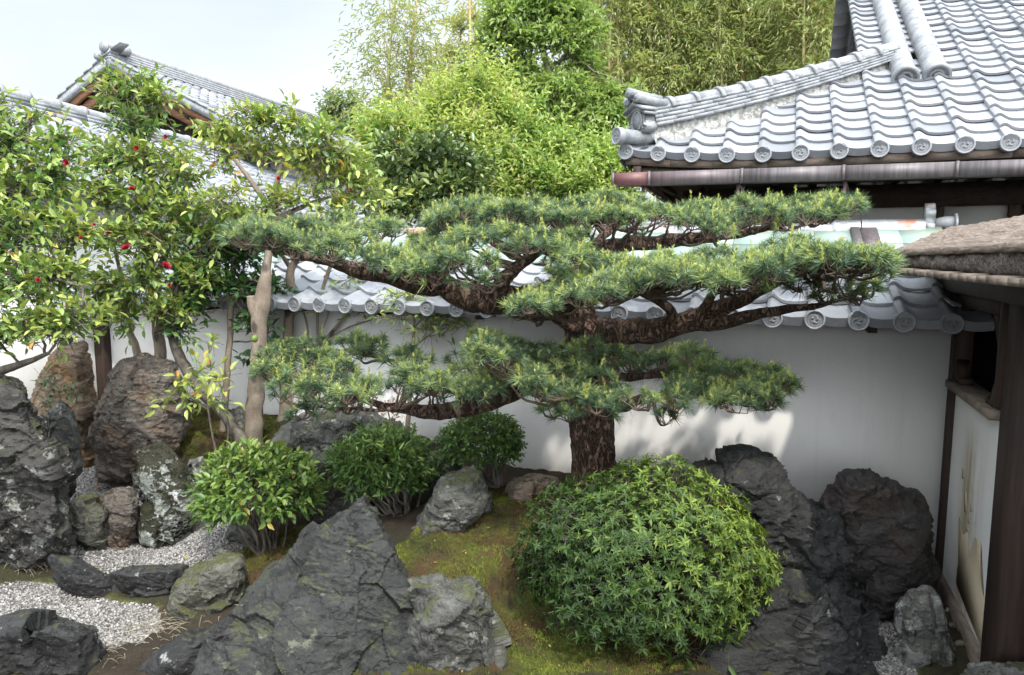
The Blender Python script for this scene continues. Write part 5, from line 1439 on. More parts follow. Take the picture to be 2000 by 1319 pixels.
leaves(lb, np.repeat(P0, kl, 0), ldir.reshape(-1, 3), np.repeat(AX, kl, 0) + rg.normal(0, .2, (nr * kl, 3)), L.ravel(), L.ravel() * .32, np.clip(np.repeat(fresh + rg.normal(0, .13, nr), kl) + rg.normal(0, .10, nr * kl), 0, 1), droop=.30)
inner = P0[rg.random(nr) < .35]
for p, a in zip(inner, AX[:len(inner)]):
    q = ac + (p - ac) * .45 - [0, 0, .06]
    sb.add(*_stick(np.array([q, (p + q) / 2 + rg.normal(0, .02, 3), p]), np.array([.004, .003, .002])))
tips = ac + dome_dirs(60, rg, -.2) * [rx * .5, rx * .45, rz * .4]
bush_stems(sb, abase, tips, .014, rg)
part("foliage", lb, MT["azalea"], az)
part("stems", sb, MT["grey_bark"], az, True)
fb = B()
fp = at(1411, 988, AY - .42)
leaves(fb, np.repeat(fp[None], 4, 0), nrm(np.array([[.2, 0, 1], [-.2, .1, 1], [0, -.2, .9], [.1, .2, 1]])), rdirs(4, 0, rg), .022, .010, np.full(4, .15))
part("flower_bud", fb, MT["petal"], az)

def clipped(label, px, py, Y, rxp, rzp, basepx, L, ratio, mat, n, k, tint, odd, seed, low=-.5, name="clipped_bush", droop=.1, tipt=.2, stems=7, up=.35, ry=.85, shell=(.72, 1.02)):
    rg = np.random.default_rng(seed)
    c = at(px, py, Y); bp = at(basepx[0], basepx[1], Y)
    base = np.array([bp[0], bp[1], bp[2]])
    root = empty(name, base, label, "bush")
    lb, sb = B(), B()
    dd = dome_dirs(n, rg, low)
    rx, rz = rxp * pxm(Y), rzp * pxm(Y)
    lump = 1 + .16 * fbm(dd, 1.9, 3, seed)
    P0 = c + dd * (rg.uniform(*shell, n) * lump)[:, None] * [rx, rx * ry, rz]
    D = nrm(dd * [1, 1, .8] + [0, 0, up] + rg.normal(0, .3, (n, 3)))
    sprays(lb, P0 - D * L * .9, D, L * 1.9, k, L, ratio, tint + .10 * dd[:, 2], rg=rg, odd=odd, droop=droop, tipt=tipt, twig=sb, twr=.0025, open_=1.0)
    tips = c + dome_dirs(34, rg, -.3) * [rx * .7, rx * .6, rz * .6]
    hub = [base + rg.normal(0, .03, 3) * [1, 1, 0] for _ in range(stems)]
    for i, t in enumerate(tips): link(sb, hub[i % stems], t, .011, .003, 6, 8, .08, rg)
    part("foliage", lb, mat, root)
    part("stems", sb, MT["grey_bark"], root, True)
    return root
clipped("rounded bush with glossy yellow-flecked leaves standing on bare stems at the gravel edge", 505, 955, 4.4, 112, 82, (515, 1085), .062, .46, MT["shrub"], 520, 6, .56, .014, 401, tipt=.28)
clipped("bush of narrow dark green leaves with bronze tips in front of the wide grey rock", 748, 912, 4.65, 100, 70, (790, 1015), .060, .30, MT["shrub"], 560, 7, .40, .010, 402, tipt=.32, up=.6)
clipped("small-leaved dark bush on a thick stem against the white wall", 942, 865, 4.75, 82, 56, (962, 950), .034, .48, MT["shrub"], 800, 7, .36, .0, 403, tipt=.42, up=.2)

# ------------------------------------------------------------------ camellia trees and the background trees
def petal_mesh():
    pb = B(); rg = np.random.default_rng(4)
    for ring, (n, op, L, W) in enumerate(((6, 1.25, .034, .036), (6, .85, .030, .032), (5, .45, .024, .026), (4, .2, .018, .02))):
        th = np.arange(n) * 2 * np.pi / n + ring * .5
        D = np.c_[np.sin(op) * np.cos(th), np.sin(op) * np.sin(th), np.full(n, np.cos(op))]
        leaves(pb, np.zeros((n, 3)), D, np.c_[-np.cos(th), -np.sin(th), np.full(n, .8)], L, W, rg.uniform(.1, .9, n), fold=.28, droop=-.25)
    me = pb.mesh("flower"); me.materials.append(MT["petal"]); return me
FLOWER = petal_mesh()
def tree(name, label, cat, base, trunks, lumps, mat, bark, n, k, L, ratio, tint, seed, odd=0.0, simple=False, ln=.22, flowers=(), twr=.003, twig=True, droop=.25, open_=.9, tvar=.12, tipt=.12, up=.35, shell=(.35, 1.0), group=None, sides=9, blink=True, upn=.9, br=.010, ldroop=.18, fruits=()):
    rg = np.random.default_rng(seed)
    bx = at(*base)
    root = empty(name, bx, label, cat, group)
    tb, lb, sb = B(), B(), B()
    pts = []
    for i, s in enumerate(trunks):
        P, r = limb(tb, s, sides, len(s) * 7, bump=.06, seed=seed + i, wob=.25); pts.append(P)
    pts = np.vstack(pts) if pts else np.array([bx])
    tot = sum(l[3] * l[4] for l in lumps)
    for (px, py, Y, rx, ry) in lumps:
        c = at(px, py, Y); m = max(3, int(n * rx * ry / tot))
        Rv = np.array([rx * pxm(Y), min(rx, ry * 1.6) * pxm(Y) * .85, ry * pxm(Y)])
        dd = rdirs(m, .25, rg)
        lump = 1 + .25 * fbm(dd + seed, 1.6, 2, seed)
        P0 = c + dd * (rg.uniform(*shell, m) * lump)[:, None] * Rv
        D = nrm(dd * [1, .8, .6] + [0, 0, up] + rg.normal(0, .45, (m, 3)))
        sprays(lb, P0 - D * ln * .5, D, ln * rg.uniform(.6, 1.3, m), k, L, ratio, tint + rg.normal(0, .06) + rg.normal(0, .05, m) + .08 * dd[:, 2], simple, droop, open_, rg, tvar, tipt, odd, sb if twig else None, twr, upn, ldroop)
        if blink:
            j = int(np.argmin(np.linalg.norm(pts - c, axis=1)))
            Pb = link(sb, pts[j], c, br, br * .4, 6, 9, .09, rg)
            for q in range(min(m, 9)): link(sb, Pb[rg.integers(4, 9)], P0[q], br * .42, br * .2, 4, 5, .10, rg)
    if tb.n: part("trunk", tb, bark, root, True)
    if sb.n: part("branches", sb, bark, root, True)
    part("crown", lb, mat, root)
    for (px, py, Y, s) in flowers:
        place("flower", FLOWER, root, at(px, py, Y), (R(70) + rg.normal(0, .3), rg.normal(0, .3), rg.normal(0, .6)), (s, s, s))
    for (px, py, Y, rp_) in fruits:
        fb = B(); c = at(px, py, Y)
        th = np.linspace(0, np.pi, 9); rr = rp_ * pxm(Y)
        fb.tube(c + np.c_[0 * th, 0 * th, -np.cos(th) * rr * 1.08], np.maximum(np.sin(th) * rr, .001), 12)
        part("fruit", fb, MT["fruit"], root, True)
    return root

tree("camellia_tree", "leafy camellia with yellowing leaves overhanging the left edge and dark mottled rock", "tree", (-40, 1000, 4.75),
     [[(-70, 1000, 4.75, 50), (-55, 820, 4.75, 42), (-30, 640, 4.75, 36), (0, 480, 4.8, 26), (40, 380, 4.8, 14), (60, 280, 4.85, 6)], [(-40, 740, 4.75, 22), (40, 712, 4.6, 14), (95, 690, 4.5, 7)], [(-20, 560, 4.75, 18), (70, 540, 4.6, 10), (160, 560, 4.55, 5)]],
     [(-40, 290, 4.9, 70, 60), (30, 270, 4.9, 50, 50), (90, 340, 4.8, 70, 60), (10, 370, 4.8, 80, 60), (-50, 480, 4.7, 70, 70), (60, 450, 4.7, 80, 60), (140, 450, 4.7, 55, 50), (20, 550, 4.6, 80, 55), (110, 540, 4.6, 75, 50), (160, 610, 4.5, 45, 32), (60, 630, 4.5, 75, 38), (-20, 650, 4.5, 60, 40), (0, 210, 5.0, 30, 25), (120, 640, 4.5, 50, 22), (120, 270, 4.9, 46, 30), (60, 225, 5.0, 26, 20)],
     MT["camellia"], MT["grey_bark"], 780, 7, .074, .46, .58, 501, odd=.024, flowers=[(132, 318, 4.5, .85), (75, 548, 4.3, .55), (160, 465, 4.4, .6), (185, 440, 4.4, .5)], twr=.0028)
tree("camellia_tree", "red-flowered camellia with a tall narrow top rising between the big brown boulder and left camellia", "tree", (325, 740, 5.75),
     [[(318, 760, 5.75, 24), (312, 690, 5.75, 22), (306, 620, 5.75, 21), (305, 570, 5.75, 20), (290, 500, 5.75, 17), (285, 420, 5.75, 14), (292, 330, 5.75, 11), (270, 240, 5.75, 7), (250, 160, 5.75, 3)],
      [(272, 730, 5.7, 16), (265, 680, 5.7, 14), (250, 640, 5.7, 12), (240, 560, 5.65, 9), (220, 470, 5.6, 5)], [(300, 560, 5.75, 14), (330, 480, 5.7, 10), (370, 400, 5.7, 6)]],
     [(255, 155, 5.75, 42, 26), (235, 190, 5.75, 50, 30), (310, 190, 5.75, 34, 32), (270, 235, 5.7, 48, 36), (215, 300, 5.7, 50, 40), (280, 310, 5.7, 62, 42), (350, 330, 5.7, 48, 42), (205, 380, 5.65, 48, 40), (290, 390, 5.6, 66, 40), (360, 420, 5.6, 46, 40), (230, 460, 5.55, 50, 40), (310, 470, 5.55, 64, 42), (395, 470, 5.6, 52, 42), (270, 550, 5.5, 62, 34), (330, 600, 5.5, 50, 28), (240, 610, 5.5, 40, 30), (380, 540, 5.6, 46, 34), (200, 560, 5.5, 36, 36)],
     MT["camellia"], MT["pale_bark"], 900, 7, .072, .48, .56, 502, odd=.014, flowers=[(248, 487, 5.2, 1.35), (323, 522, 5.2, 1.3), (268, 290, 5.4, .75), (325, 268, 5.4, .7), (258, 370, 5.3, .85), (330, 558, 5.25, .6), (212, 455, 5.25, .6)], twr=.0028)
tree("camellia_tree", "camellia with smooth pale cut trunk, tall airy yellow-green crown", "tree", (497, 860, 5.55),
     [[(495, 900, 5.55, 44), (495, 855, 5.55, 36), (498, 780, 5.55, 33), (504, 720, 5.55, 30), (506, 660, 5.55, 29), (509, 610, 5.55, 31), (514, 570, 5.55, 28), (521, 520, 5.55, 17), (528, 470, 5.55, 15), (533, 420, 5.55, 16), (540, 360, 5.55, 11), (560, 290, 5.55, 5)],
      [(506, 635, 5.55, 18), (496, 600, 5.53, 20), (491, 578, 5.52, 17)], [(530, 410, 5.55, 12), (480, 340, 5.5, 8), (440, 290, 5.5, 4)], [(535, 400, 5.55, 12), (590, 350, 5.5, 8), (640, 300, 5.5, 4)], [(532, 430, 5.55, 12), (600, 400, 5.6, 8), (660, 380, 5.6, 4)]],
     [(440, 245, 5.5, 52, 30), (500, 225, 5.5, 50, 26), (560, 235, 5.5, 50, 28), (620, 260, 5.5, 52, 32), (660, 300, 5.55, 48, 34), (440, 300, 5.5, 40, 30), (590, 300, 5.5, 50, 30), (520, 290, 5.55, 40, 26), (640, 350, 5.55, 56, 28), (700, 340, 5.6, 44, 36), (720, 390, 5.6, 50, 30), (560, 390, 5.5, 60, 26), (440, 390, 5.5, 56, 30), (490, 420, 5.5, 60, 24), (650, 400, 5.5, 60, 20)],
     MT["camellia"], MT["pale_bark"], 440, 7, .078, .44, .66, 503, odd=.018, flowers=[(545, 350, 5.3, .7), (685, 370, 5.3, .5)], twr=.0028)
tree("camellia_tree", "slim grey-trunked young tree with dark leaves close to the white wall", "tree", (437, 850, 5.9),
     [[(435, 850, 5.9, 14), (440, 780, 5.9, 13), (446, 700, 5.9, 12), (450, 620, 5.9, 12), (452, 560, 5.9, 11), (458, 490, 5.9, 9), (452, 420, 5.9, 5)], [(450, 600, 5.9, 7), (475, 570, 5.85, 5), (500, 540, 5.8, 3)]],
     [(420, 500, 5.9, 46, 40), (480, 480, 5.9, 40, 36), (400, 560, 5.9, 42, 28), (470, 560, 5.85, 44, 30), (500, 620, 5.9, 26, 40), (530, 560, 5.95, 30, 30), (520, 680, 5.95, 24, 24)],
     MT["camellia"], MT["pale_bark"], 240, 7, .085, .56, .12, 504, odd=.0, flowers=[(470, 470, 5.6, .6)])
tree("camellia_tree", "dark leaning trunk crossing from the moss up behind the big boulder", "tree", (468, 865, 5.5),
     [[(478, 880, 5.45, 26), (462, 845, 5.45, 24), (430, 800, 5.5, 22), (395, 765, 5.52, 21), (360, 715, 5.55, 22), (340, 670, 5.58, 19), (330, 620, 5.6, 14), (345, 560, 5.6, 9), (350, 500, 5.6, 5)], [(340, 660, 5.58, 10), (360, 610, 5.6, 7), (380, 570, 5.6, 4)]],
     [(360, 590, 5.6, 36, 26), (345, 640, 5.55, 30, 20), (360, 530, 5.6, 36, 30)], MT["camellia"], MT["grey_bark"], 80, 7, .082, .52, .30, 505, odd=.01)
tree("twiggy_tree", "slender pale tree with bare twigs and a few leaves behind the needle layers", "tree", (558, 812, 6.1),
     [[(556, 830, 6.1, 26), (558, 760, 6.1, 22), (562, 690, 6.1, 20), (566, 620, 6.1, 19), (568, 560, 6.1, 18), (570, 525, 6.1, 15), (600, 480, 6.1, 9), (625, 440, 6.1, 5)], [(570, 525, 6.1, 10), (545, 490, 6.1, 7), (520, 450, 6.1, 4)], [(600, 780, 6.1, 9), (610, 700, 6.1, 9), (640, 660, 6.05, 8), (690, 600, 6.0, 5), (735, 560, 6.0, 3)], [(605, 740, 6.1, 6), (600, 640, 6.05, 5), (585, 590, 6.0, 3)], [(620, 690, 6.1, 6), (622, 600, 6.05, 6), (645, 520, 6.0, 8), (655, 480, 6.0, 5)], [(570, 700, 6.1, 5), (680, 640, 6.0, 3), (750, 620, 5.95, 2)], [(612, 690, 6.1, 5), (660, 570, 6.0, 3), (700, 540, 6.0, 2)]],
     [(680, 570, 5.95, 44, 34), (720, 600, 5.95, 36, 26), (640, 590, 6.0, 40, 30), (590, 470, 6.0, 40, 30)], MT["spring"], MT["pale_bark"], 60, 5, .055, .42, .45, 506, odd=.03, twr=.0022, fruits=[(497, 662, 5.3, 7), (676, 615, 5.9, 6)])
tree("slender_tree", "thin straight sapling with yellowish leaves seen between the pine's needle layers", "tree", (797, 860, 5.55),
     [[(797, 875, 5.55, 12), (797, 830, 5.55, 10), (802, 760, 5.55, 8), (806, 690, 5.55, 7), (808, 620, 5.55, 5), (802, 580, 5.55, 3)], [(806, 680, 5.55, 4), (845, 650, 5.5, 3), (895, 620, 5.5, 2)], [(808, 640, 5.55, 4), (840, 610, 5.5, 3), (870, 590, 5.5, 2)]],
     [(800, 580, 5.5, 36, 22), (850, 605, 5.5, 44, 22), (890, 625, 5.45, 30, 22), (790, 615, 5.5, 30, 22), (840, 640, 5.5, 40, 20), (770, 575, 5.5, 22, 16)], MT["spring"], MT["pale_bark"], 74, 5, .068, .36, .52, 507, odd=.10, twr=.002, ldroop=.35)
tree("nandina_plant", "tiny plant with red young leaves under the lowest pine limb", "plant", (770, 850, 5.3),
     [[(768, 850, 5.3, 4), (762, 820, 5.3, 3), (755, 795, 5.3, 2)]], [(745, 795, 5.25, 34, 12), (775, 805, 5.25, 26, 10)], MT["redleaf"], MT["grey_bark"], 16, 6, .045, .32, .4, 508, twr=.0015, br=.002)
tree("sapling", "young sapling with large yellow-green leaves in front of the big boulder", "plant", (425, 900, 5.15),
     [[(428, 905, 5.15, 5), (415, 850, 5.15, 4), (405, 780, 5.15, 4), (412, 720, 5.15, 3), (405, 665, 5.15, 2)], [(440, 905, 5.15, 5), (446, 840, 5.15, 4), (440, 780, 5.15, 3)], [(405, 800, 5.15, 3), (365, 775, 5.1, 2), (330, 770, 5.1, 2)]],
     [(410, 670, 5.1, 24, 20), (400, 720, 5.1, 26, 20), (345, 745, 5.05, 32, 18), (330, 780, 5.05, 30, 14), (370, 780, 5.05, 28, 22), (415, 775, 5.1, 30, 22), (435, 740, 5.1, 24, 20), (355, 755, 5.05, 20, 16)], MT["camellia"], MT["grey_bark"], 34, 5, .085, .42, .74, 509, odd=.03, twr=.002, br=.003, ldroop=.4)
tree("fern_plant", "faint dark-leaved seedling growing in front of the ochre slab rock", "plant", (130, 850, 5.3),
     [[(130, 850, 5.3, 3), (122, 800, 5.3, 3), (112, 755, 5.3, 2)]], [(95, 745, 5.25, 34, 16), (140, 765, 5.25, 34, 16), (100, 785, 5.25, 26, 12)], MT["shrub"], MT["grey_bark"], 18, 6, .055, .34, .2, 510, twr=.0015, br=.002)
tree("understory_plant", "dark shaded seedling with long leaves at the foot of the azalea", "plant", (1400, 1300, 3.3),
     [[(1400, 1310, 3.3, 4), (1405, 1270, 3.3, 3), (1410, 1240, 3.3, 2)]], [(1410, 1225, 3.25, 34, 20), (1330, 1280, 3.2, 40, 22), (1360, 1310, 3.15, 40, 14)], MT["azalea"], MT["grey_bark"], 26, 6, .06, .36, .3, 511, twr=.0015, br=.002, ldroop=.35)

tree("evergreen_tree", "dense dark glossy evergreen rounded behind the wall at the foot of the spring shrubs", "tree", (840, 560, 8.4),
     [[(840, 600, 8.4, 24), (842, 480, 8.4, 20), (845, 380, 8.4, 12), (850, 310, 8.4, 6)]],
     [(790, 330, 8.4, 52, 40), (850, 300, 8.4, 56, 42), (905, 330, 8.4, 50, 44), (800, 385, 8.3, 48, 30), (870, 370, 8.3, 58, 34), (930, 385, 8.3, 36, 28), (760, 300, 8.5, 30, 30), (840, 420, 8.3, 60, 30), (760, 400, 8.3, 40, 30)],
     MT["evergreen"], MT["grey_bark"], 640, 7, .10, .5, .46, 520, odd=.012, ln=.26, twig=False, ldroop=.1)
def shrub_up(label, px0, Y, specs, seed, n, tint, L=.092):
    tr = [[(px0, 520, Y, 16), (px0, 450, Y, 12)]] + [[(px0, 450, Y, 7), ((px0 + s[0]) / 2, (450 + s[1]) / 2, Y, 5), (s[0], s[1] - s[3] * .8, s[2], 2)] for s in specs]
    return tree("spring_shrub", label, "shrub", (px0, 520, Y), tr, specs, MT["spring"], MT["grey_bark"], n, 8, L, .40, tint, seed, odd=.04, simple=True, ln=.46, twig=False, droop=.05, up=1.3, tipt=.30, tvar=.14, shell=(.15, 1.0), br=.008, ldroop=.3)
shrub_up("yellow-green spring shrub on the left, low between the tiled roof and dark evergreen", 760, 9.6, [(725, 270, 9.6, 36, 44), (785, 255, 9.6, 40, 54), (735, 330, 9.5, 40, 40), (810, 300, 9.6, 36, 44), (700, 345, 9.5, 26, 36), (760, 380, 9.3, 50, 36), (750, 235, 9.8, 20, 30)], 531, 600, .56)
shrub_up("tallest pale yellow-green spring shrub with feathery upright shoots in the centre", 930, 10.2, [(845, 225, 10.2, 34, 50), (890, 195, 10.2, 30, 46), (935, 165, 10.2, 26, 40), (965, 200, 10.2, 34, 46), (900, 270, 10.1, 50, 44), (1000, 225, 10.1, 36, 50), (835, 280, 10.2, 40, 40), (960, 310, 9.9, 50, 48), (1000, 365, 9.7, 46, 36), (930, 250, 10.0, 46, 40), (905, 140, 10.4, 14, 30), (985, 165, 10.4, 16, 30), (950, 120, 10.4, 10, 24), (870, 170, 10.4, 12, 26)], 532, 950, .64)
shrub_up("broad spring shrub of fresh green leaves just above the middle of the pine top", 1070, 9.9, [(1030, 260, 9.9, 30, 40), (1080, 285, 9.9, 34, 40), (1060, 340, 9.7, 60, 40), (1125, 330, 9.8, 36, 40), (1010, 320, 9.8, 44, 44), (1100, 375, 9.6, 56, 30), (1045, 215, 10.1, 12, 26)], 533, 640, .47)
shrub_up("spring shrub closest to the hall's roof corner with orange young tips", 1180, 9.4, [(1170, 300, 9.6, 24, 36), (1195, 335, 9.4, 38, 40), (1150, 360, 9.4, 46, 36), (1220, 350, 9.3, 34, 34), (1200, 390, 9.2, 56, 24), (1228, 300, 9.6, 20, 34)], 534, 560, .48)
tree("maple_tree", "tall bright green tree with dark forked branches behind the spring shrubs", "tree", (1075, 430, 15),
     [[(1075, 460, 15, 22), (1078, 300, 15, 18), (1072, 200, 15, 15), (1066, 120, 15, 12), (1040, 60, 15, 7), (1010, 10, 15, 4)], [(1070, 140, 15, 9), (1110, 100, 15, 7), (1130, 40, 15, 4)], [(1066, 115, 15, 7), (1060, 50, 15, 5), (1070, -10, 15, 3)], [(1074, 190, 15, 7), (1030, 120, 15, 5), (985, 70, 15, 3)]],
     [(990, 20, 15, 46, 40), (1050, 5, 15, 54, 40), (1110, 15, 15, 50, 40), (960, 75, 15, 30, 34), (1020, 70, 14.8, 44, 30), (1090, 65, 14.8, 50, 28), (1145, 60, 15, 30, 34), (1010, 125, 14.9, 40, 28), (970, 140, 15, 34, 26), (1135, 120, 15, 34, 26), (1110, 165, 14.6, 50, 26), (1180, 190, 14.6, 40, 34), (1050, 175, 14.8, 50, 30), (1205, 230, 14.4, 34, 34), (1195, 280, 14.4, 36, 30), (1140, 220, 14.6, 44, 34), (1080, 215, 14.7, 40, 34), (1010, 205, 14.8, 44, 34), (1100, 265, 14.4, 50, 34), (1160, 250, 14.4, 44, 30), (1210, 300, 14.2, 36, 40), (1060, 260, 14.6, 40, 34), (990, 175, 14.9, 40, 30), (1225, 175, 14.5, 24, 10)],
     MT["maple"], MT["grey_bark"], 2100, 9, .15, .42, .62, 541, simple=True, ln=.55, twig=False, droop=.35, shell=(.2, 1.0), br=.03, ldroop=.35)
tree("brownish_tree", "thin brownish green tree against the sky left of the bright green tree", "tree", (900, 430, 19),
     [[(905, 430, 19, 12), (900, 300, 19, 10), (895, 180, 19, 7), (900, 60, 19, 3)], [(898, 200, 19, 5), (860, 130, 19, 3), (850, 80, 19, 2)]],
     [(895, 50, 19, 34, 32), (925, 30, 19, 26, 20), (880, 110, 19, 44, 34), (930, 110, 19, 44, 40), (860, 160, 19, 40, 30), (920, 170, 19, 50, 34), (840, 210, 19, 40, 34), (965, 60, 19, 30, 40)],
     MT["bamboo"], MT["grey_bark"], 560, 9, .13, .32, .64, 542, simple=True, ln=.6, twig=False, droop=.3, shell=(.2, 1.0), br=.02, odd=.06)
tree("distant_tree", "hazy grey-green tree at the end of the tiled roofs", "tree", (660, 400, 22),
     [[(660, 420, 22, 10), (662, 300, 22, 7), (664, 210, 22, 4)]],
     [(660, 200, 22, 34, 28), (640, 225, 22, 28, 24), (690, 220, 22, 30, 36), (665, 250, 22, 50, 24), (715, 250, 22, 34, 40), (740, 290, 22, 50, 40), (700, 300, 22, 50, 30)],
     MT["distant"], MT["grey_bark"], 620, 8, .17, .42, .40, 543, simple=True, ln=.6, twig=False, shell=(.2, 1.0), br=.02)

def bamboo(label, spec, lumps, seed, n, L=.19, tint=.45, cane=.3, group=None):
    rg = np.random.default_rng(seed)
    root = empty("bamboo", at(spec[0][0], spec[0][1], spec[0][2]), label, "bamboo", group)
    cb, lb, sb = B(), B(), B()
    P, r = limb(cb, spec, 7, 40, bump=0)
    cb.a = [np.full_like(a, cane) for a in cb.a]
    for q in range(3, 40, 2):                               # nodes
        cb.tube([P[q], P[q] + (P[min(q + 1, 39)] - P[q]) * .06], r[q] * 1.25, 7, cane * .5)
    for (px, py, Y, rx, ry) in lumps:
        c = at(px, py, Y); m = max(4, int(n * rx * ry / sum(l[3] * l[4] for l in lumps)))
        dd = rdirs(m, 0, rg)
        P0 = c + dd * (rg.random((m, 1)) ** .5) * [rx * pxm(Y), rx * pxm(Y) * .9, ry * pxm(Y)]
        D = nrm(dd * [1, 1, .2] + [0, 0, .1] + rg.normal(0, .4, (m, 3)))
        sprays(lb, P0, D, .75 * rg.uniform(.6, 1.2, m), 9, L, .16, tint, True, .6, .75, rg, .14, .1, .05, None, ldroop=.5)
        for q in range(m // 3):
            k = int(np.argmin(np.linalg.norm(P - P0[q] + [0, 0, .5], axis=1)))
            sb.add(*_stick(np.array([P[k], (P[k] + P0[q]) / 2 + [0, 0, .12], P0[q] + D[q] * .3]), np.array([.012, .008, .004])))
    part("cane", cb, MT["cane"], root, True); part("branches", sb, MT["cane"], root); part("leaves", lb, MT["bamboo"], root)
bamboo("tallest slender bamboo against the sky with an airy pale green plume", [(752, 430, 17, 7), (755, 250, 17, 6), (760, 120, 17, 5), (770, 20, 17, 3), (780, -60, 17, 2)], [(740, 70, 17, 34, 40), (770, 20, 17, 34, 40), (725, 140, 17, 34, 44), (770, 130, 17, 36, 40), (735, 210, 17, 40, 36), (790, 60, 17, 26, 40), (780, 200, 17, 36, 44), (755, -30, 17, 30, 30), (715, 190, 17, 22, 34)], 601, 260, L=.14, tint=.42, cane=.1)
bamboo("leaning bamboo with orange cane and dense bunches on its right side", [(795, 430, 17.5, 10), (796, 200, 17.5, 9), (803, 100, 17.5, 6), (812, 10, 17.5, 4), (820, -60, 17.5, 2)], [(815, 30, 17.5, 22, 34), (825, 70, 17.5, 16, 30), (800, 100, 17.5, 26, 24), (815, 130, 17.5, 22, 26), (800, 180, 17.5, 40, 34), (830, 160, 17.5, 24, 24), (790, 230, 17.5, 40, 30)], 602, 240, L=.14, tint=.55, cane=.9)
bamboo("bare orange bamboo cane standing clear in front of the brownish tree", [(922, 430, 18, 9), (921, 220, 18, 8), (919, 100, 18, 6), (917, 0, 18, 4), (916, -60, 18, 3)], [(925, 0, 18, 20, 20), (930, 200, 18, 30, 20)], 603, 40, tint=.7, cane=1.0)
rg = np.random.default_rng(61)
GL = "tall bamboo with olive green leaves crowding behind the hall roof"
for i in range(22):
    x = 1165 + i * 23 + rg.normal(0, 7); Y = 19 + rg.uniform(0, 5); ln_ = rg.normal(0, 14)
    bamboo(GL, [(x, 430, Y, 7), (x + ln_ * .3, 200, Y, 6), (x + ln_ * .6, 60, Y, 5), (x + ln_, -80, Y, 3)],
           [(x + rg.normal(0, 22), y + rg.normal(0, 22), Y, rg.uniform(22, 44), rg.uniform(26, 50)) for y in (-70, -20, 30, 80, 130, 190, 250)], 610 + i, 270, tint=.50 + rg.normal(0, .09), cane=rg.uniform(.2, .9), group="bamboo crowding behind the hall roof", L=.2)
th_ = B()
q = 3400
px = np.r_[rg.uniform(1120, 1720, q), rg.uniform(820, 1200, 1500)]; py = np.r_[rg.uniform(-120, 330, q), rg.uniform(130, 420, 1500)]; Y = np.r_[rg.uniform(25, 30, q), rg.uniform(21, 25, 1500)]
f = fbm(np.c_[px / 70, py / 90, 0 * px], 1.0, 3, 9)
kp = (f > -.30) & ((py > -20 + 80 * np.abs(np.sin(px / 31))) | (px > 1230) | (px < 1000))
P0 = atv(px[kp], py[kp], Y[kp])
sprays(th_, P0, nrm(rng.normal(0, 1, P0.shape) * [1, 1, .5]), 1.0, 9, .30, .20, np.clip(.42 + .3 * f[kp], .1, .8), True, .5, .8, rng, .12, .1, .05, None, ldroop=.4)
solo("bamboo_thicket", th_, MT["bamboo"], (3, 27, 0), kind="stuff", label="far mass of bamboo foliage closing the view behind the garden")
hp = []
for k in range(60):
    hp.append((-60 + 2.2 * k))
tb_ = B()
xx = np.linspace(-70, 90, 60); 
Pn = np.array([[x, 48 + 6 * math.sin(x * .1), z] for z in (-2, 2.5, 4.5) for x in xx]); Pn[120:, 1] += 14; Pn[120:, 2] += 1.2 * np.sin(xx * .23)
tb_.add(Pn, [[r * 60 + k, r * 60 + k + 1, (r + 1) * 60 + k + 1, (r + 1) * 60 + k] for r in range(2) for k in range(59)])
b = NB("wooded_hill")
MT["hill"] = b.surf(b.mix(b.noise(1.2, 8, .7), (.03, .05, .015), (.12, .15, .05)), .95, .1)
solo("hill", tb_, MT["hill"], (0, 48, 0), kind="structure", smooth=True)

# ------------------------------------------------------------------ small things on the ground
def grass_tuft(label, px, py, n, h, seed, mat, cat="grass"):
    rg = np.random.default_rng(seed); c = gnd(px, py)
    gb_ = B()
    for k in range(n):
        a = rg.uniform(0, 6.28); hh = h * rg.uniform(.6, 1.1); t = np.linspace(0, 1, 5)
        o_ = np.array([math.cos(a), math.sin(a), 0])
        P = c + o_ * (t ** 1.6)[:, None] * hh * rg.uniform(.3, .9) + ZZ * (np.sin(t * 2.0) * hh * .8)[:, None]
        w = np.cross(o_, ZZ) * .004
        wv = (1 - t ** 2)[:, None] * w
        gb_.add(np.vstack([P - wv, P + wv]), [[i, i + 1, 5 + i + 1, 5 + i] for i in range(4)], tint=rg.uniform(.3, .8))
    return solo("grass_tuft", gb_, mat, c, label, cat)
grass_tuft("clump of thin arching green grass at the foot of the pale trunk", 512, 858, 46, .16, 701, MT["azalea"])
b = NB("dry_straw")
MT["straw"] = b.surf(b.ramp(b.attr(), [(0, (.16, .12, .07)), (1, (.52, .47, .36))]), .8, .2)
sb = B(); rg = np.random.default_rng(77)
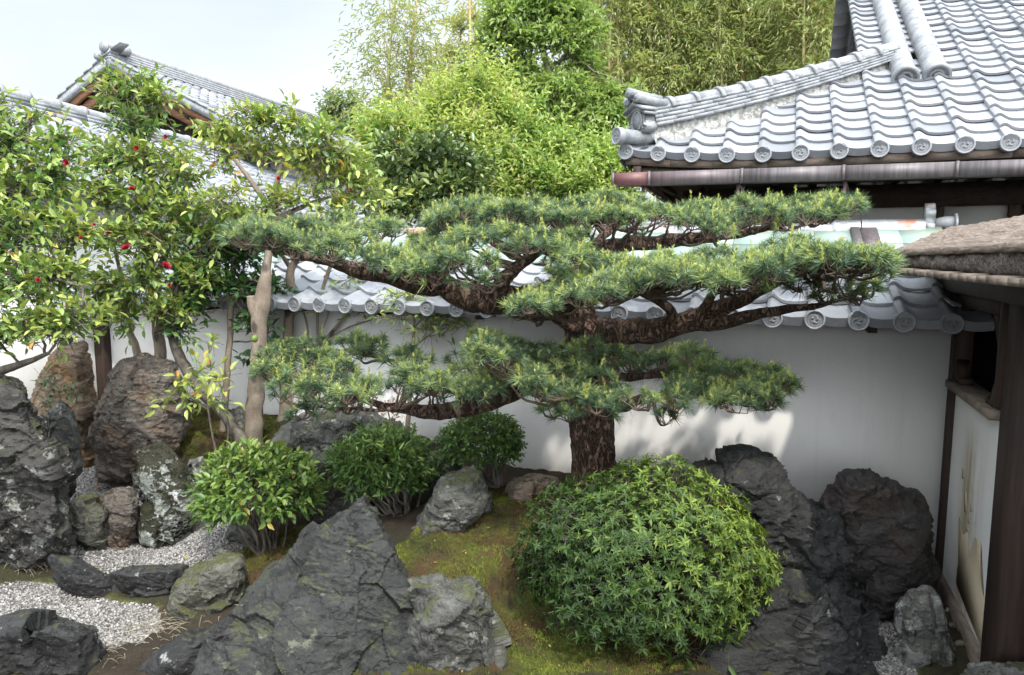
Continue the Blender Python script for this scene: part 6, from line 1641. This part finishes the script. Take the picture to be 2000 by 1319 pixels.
for (x, y, m, sx, sy) in ((70, 1105, 60, 60, 22), (150, 1125, 30, 40, 14), (280, 1225, 90, 60, 28), (410, 1215, 50, 45, 30), (230, 1270, 50, 40, 24), (440, 1180, 30, 30, 22)):
    for k in range(m):
        p = gnd(x + rg.normal(0, sx * .6), y + rg.normal(0, sy * .6)); a = rg.normal(.5, .8); l_ = rg.uniform(.05, .16); t = np.linspace(0, 1, 5)
        P = p + np.array([math.cos(a), -math.sin(a) * .6, 0]) * (t * l_)[:, None] + ZZ * (.006 + np.sin(t * np.pi) * l_ * rg.uniform(.05, .35))[:, None]
        sb.tube(P, np.linspace(.0014, .0006, 5), 4, rg.random(), cap=False)
solo("dry_grass", sb, MT["straw"], (0, 0, 0), kind="stuff", label="wispy dry straw lying over the stones at the lower left")
def fallen(label, px, py, mat, tint, L):
    c = gnd(px, py); lb = B()
    leaves(lb, (c + [0, 0, .014])[None], np.array([[.8, -.5, .12]]), np.array([[0.1, -.2, 1.0]]), L, L * .5, np.array([tint]))
    return solo("fallen_leaf", lb, mat, c, label, "leaf")
fallen("small yellow fallen leaf on the pale gravel near the black rocks", 358, 1093, MT["camellia"], .92, .045)
fallen("red-brown fallen leaf on the gravel below the big boulder", 186, 955, MT["redleaf"], .8, .06)
fallen("orange-brown fallen leaf on the moss near the tan rock", 1008, 984, MT["redleaf"], 1.0, .05)

lb = B(); rg = np.random.default_rng(123)
q = np.vstack([scatter(MOSS[0], 70), scatter(MOSS[1], 60), scatter(GRAVEL[0], 22), scatter(GRAVEL[2], 60)]); n = len(q)
P = np.c_[q, gz(q[:, 0], q[:, 1]) + micro(np.c_[q, 0 * q[:, 0]]) + .014]
leaves(lb, P, np.c_[rg.normal(0, 1, (n, 2)), rg.normal(0, .2, n)], np.c_[rg.normal(0, .3, (n, 2)), np.ones(n)], rg.uniform(.012, .032, n), rg.uniform(.006, .014, n), rg.random(n))
b = NB("dry_leaf")
MT["litter"] = b.surf(b.ramp(b.attr(), [(0, (.07, .035, .02)), (.6, (.22, .11, .05)), (1, (.42, .30, .10))]), .8, .2)
solo("leaf_litter", lb, MT["litter"], (0, 0, 0), kind="stuff", label="small dry brown leaves scattered over the moss and gravel")
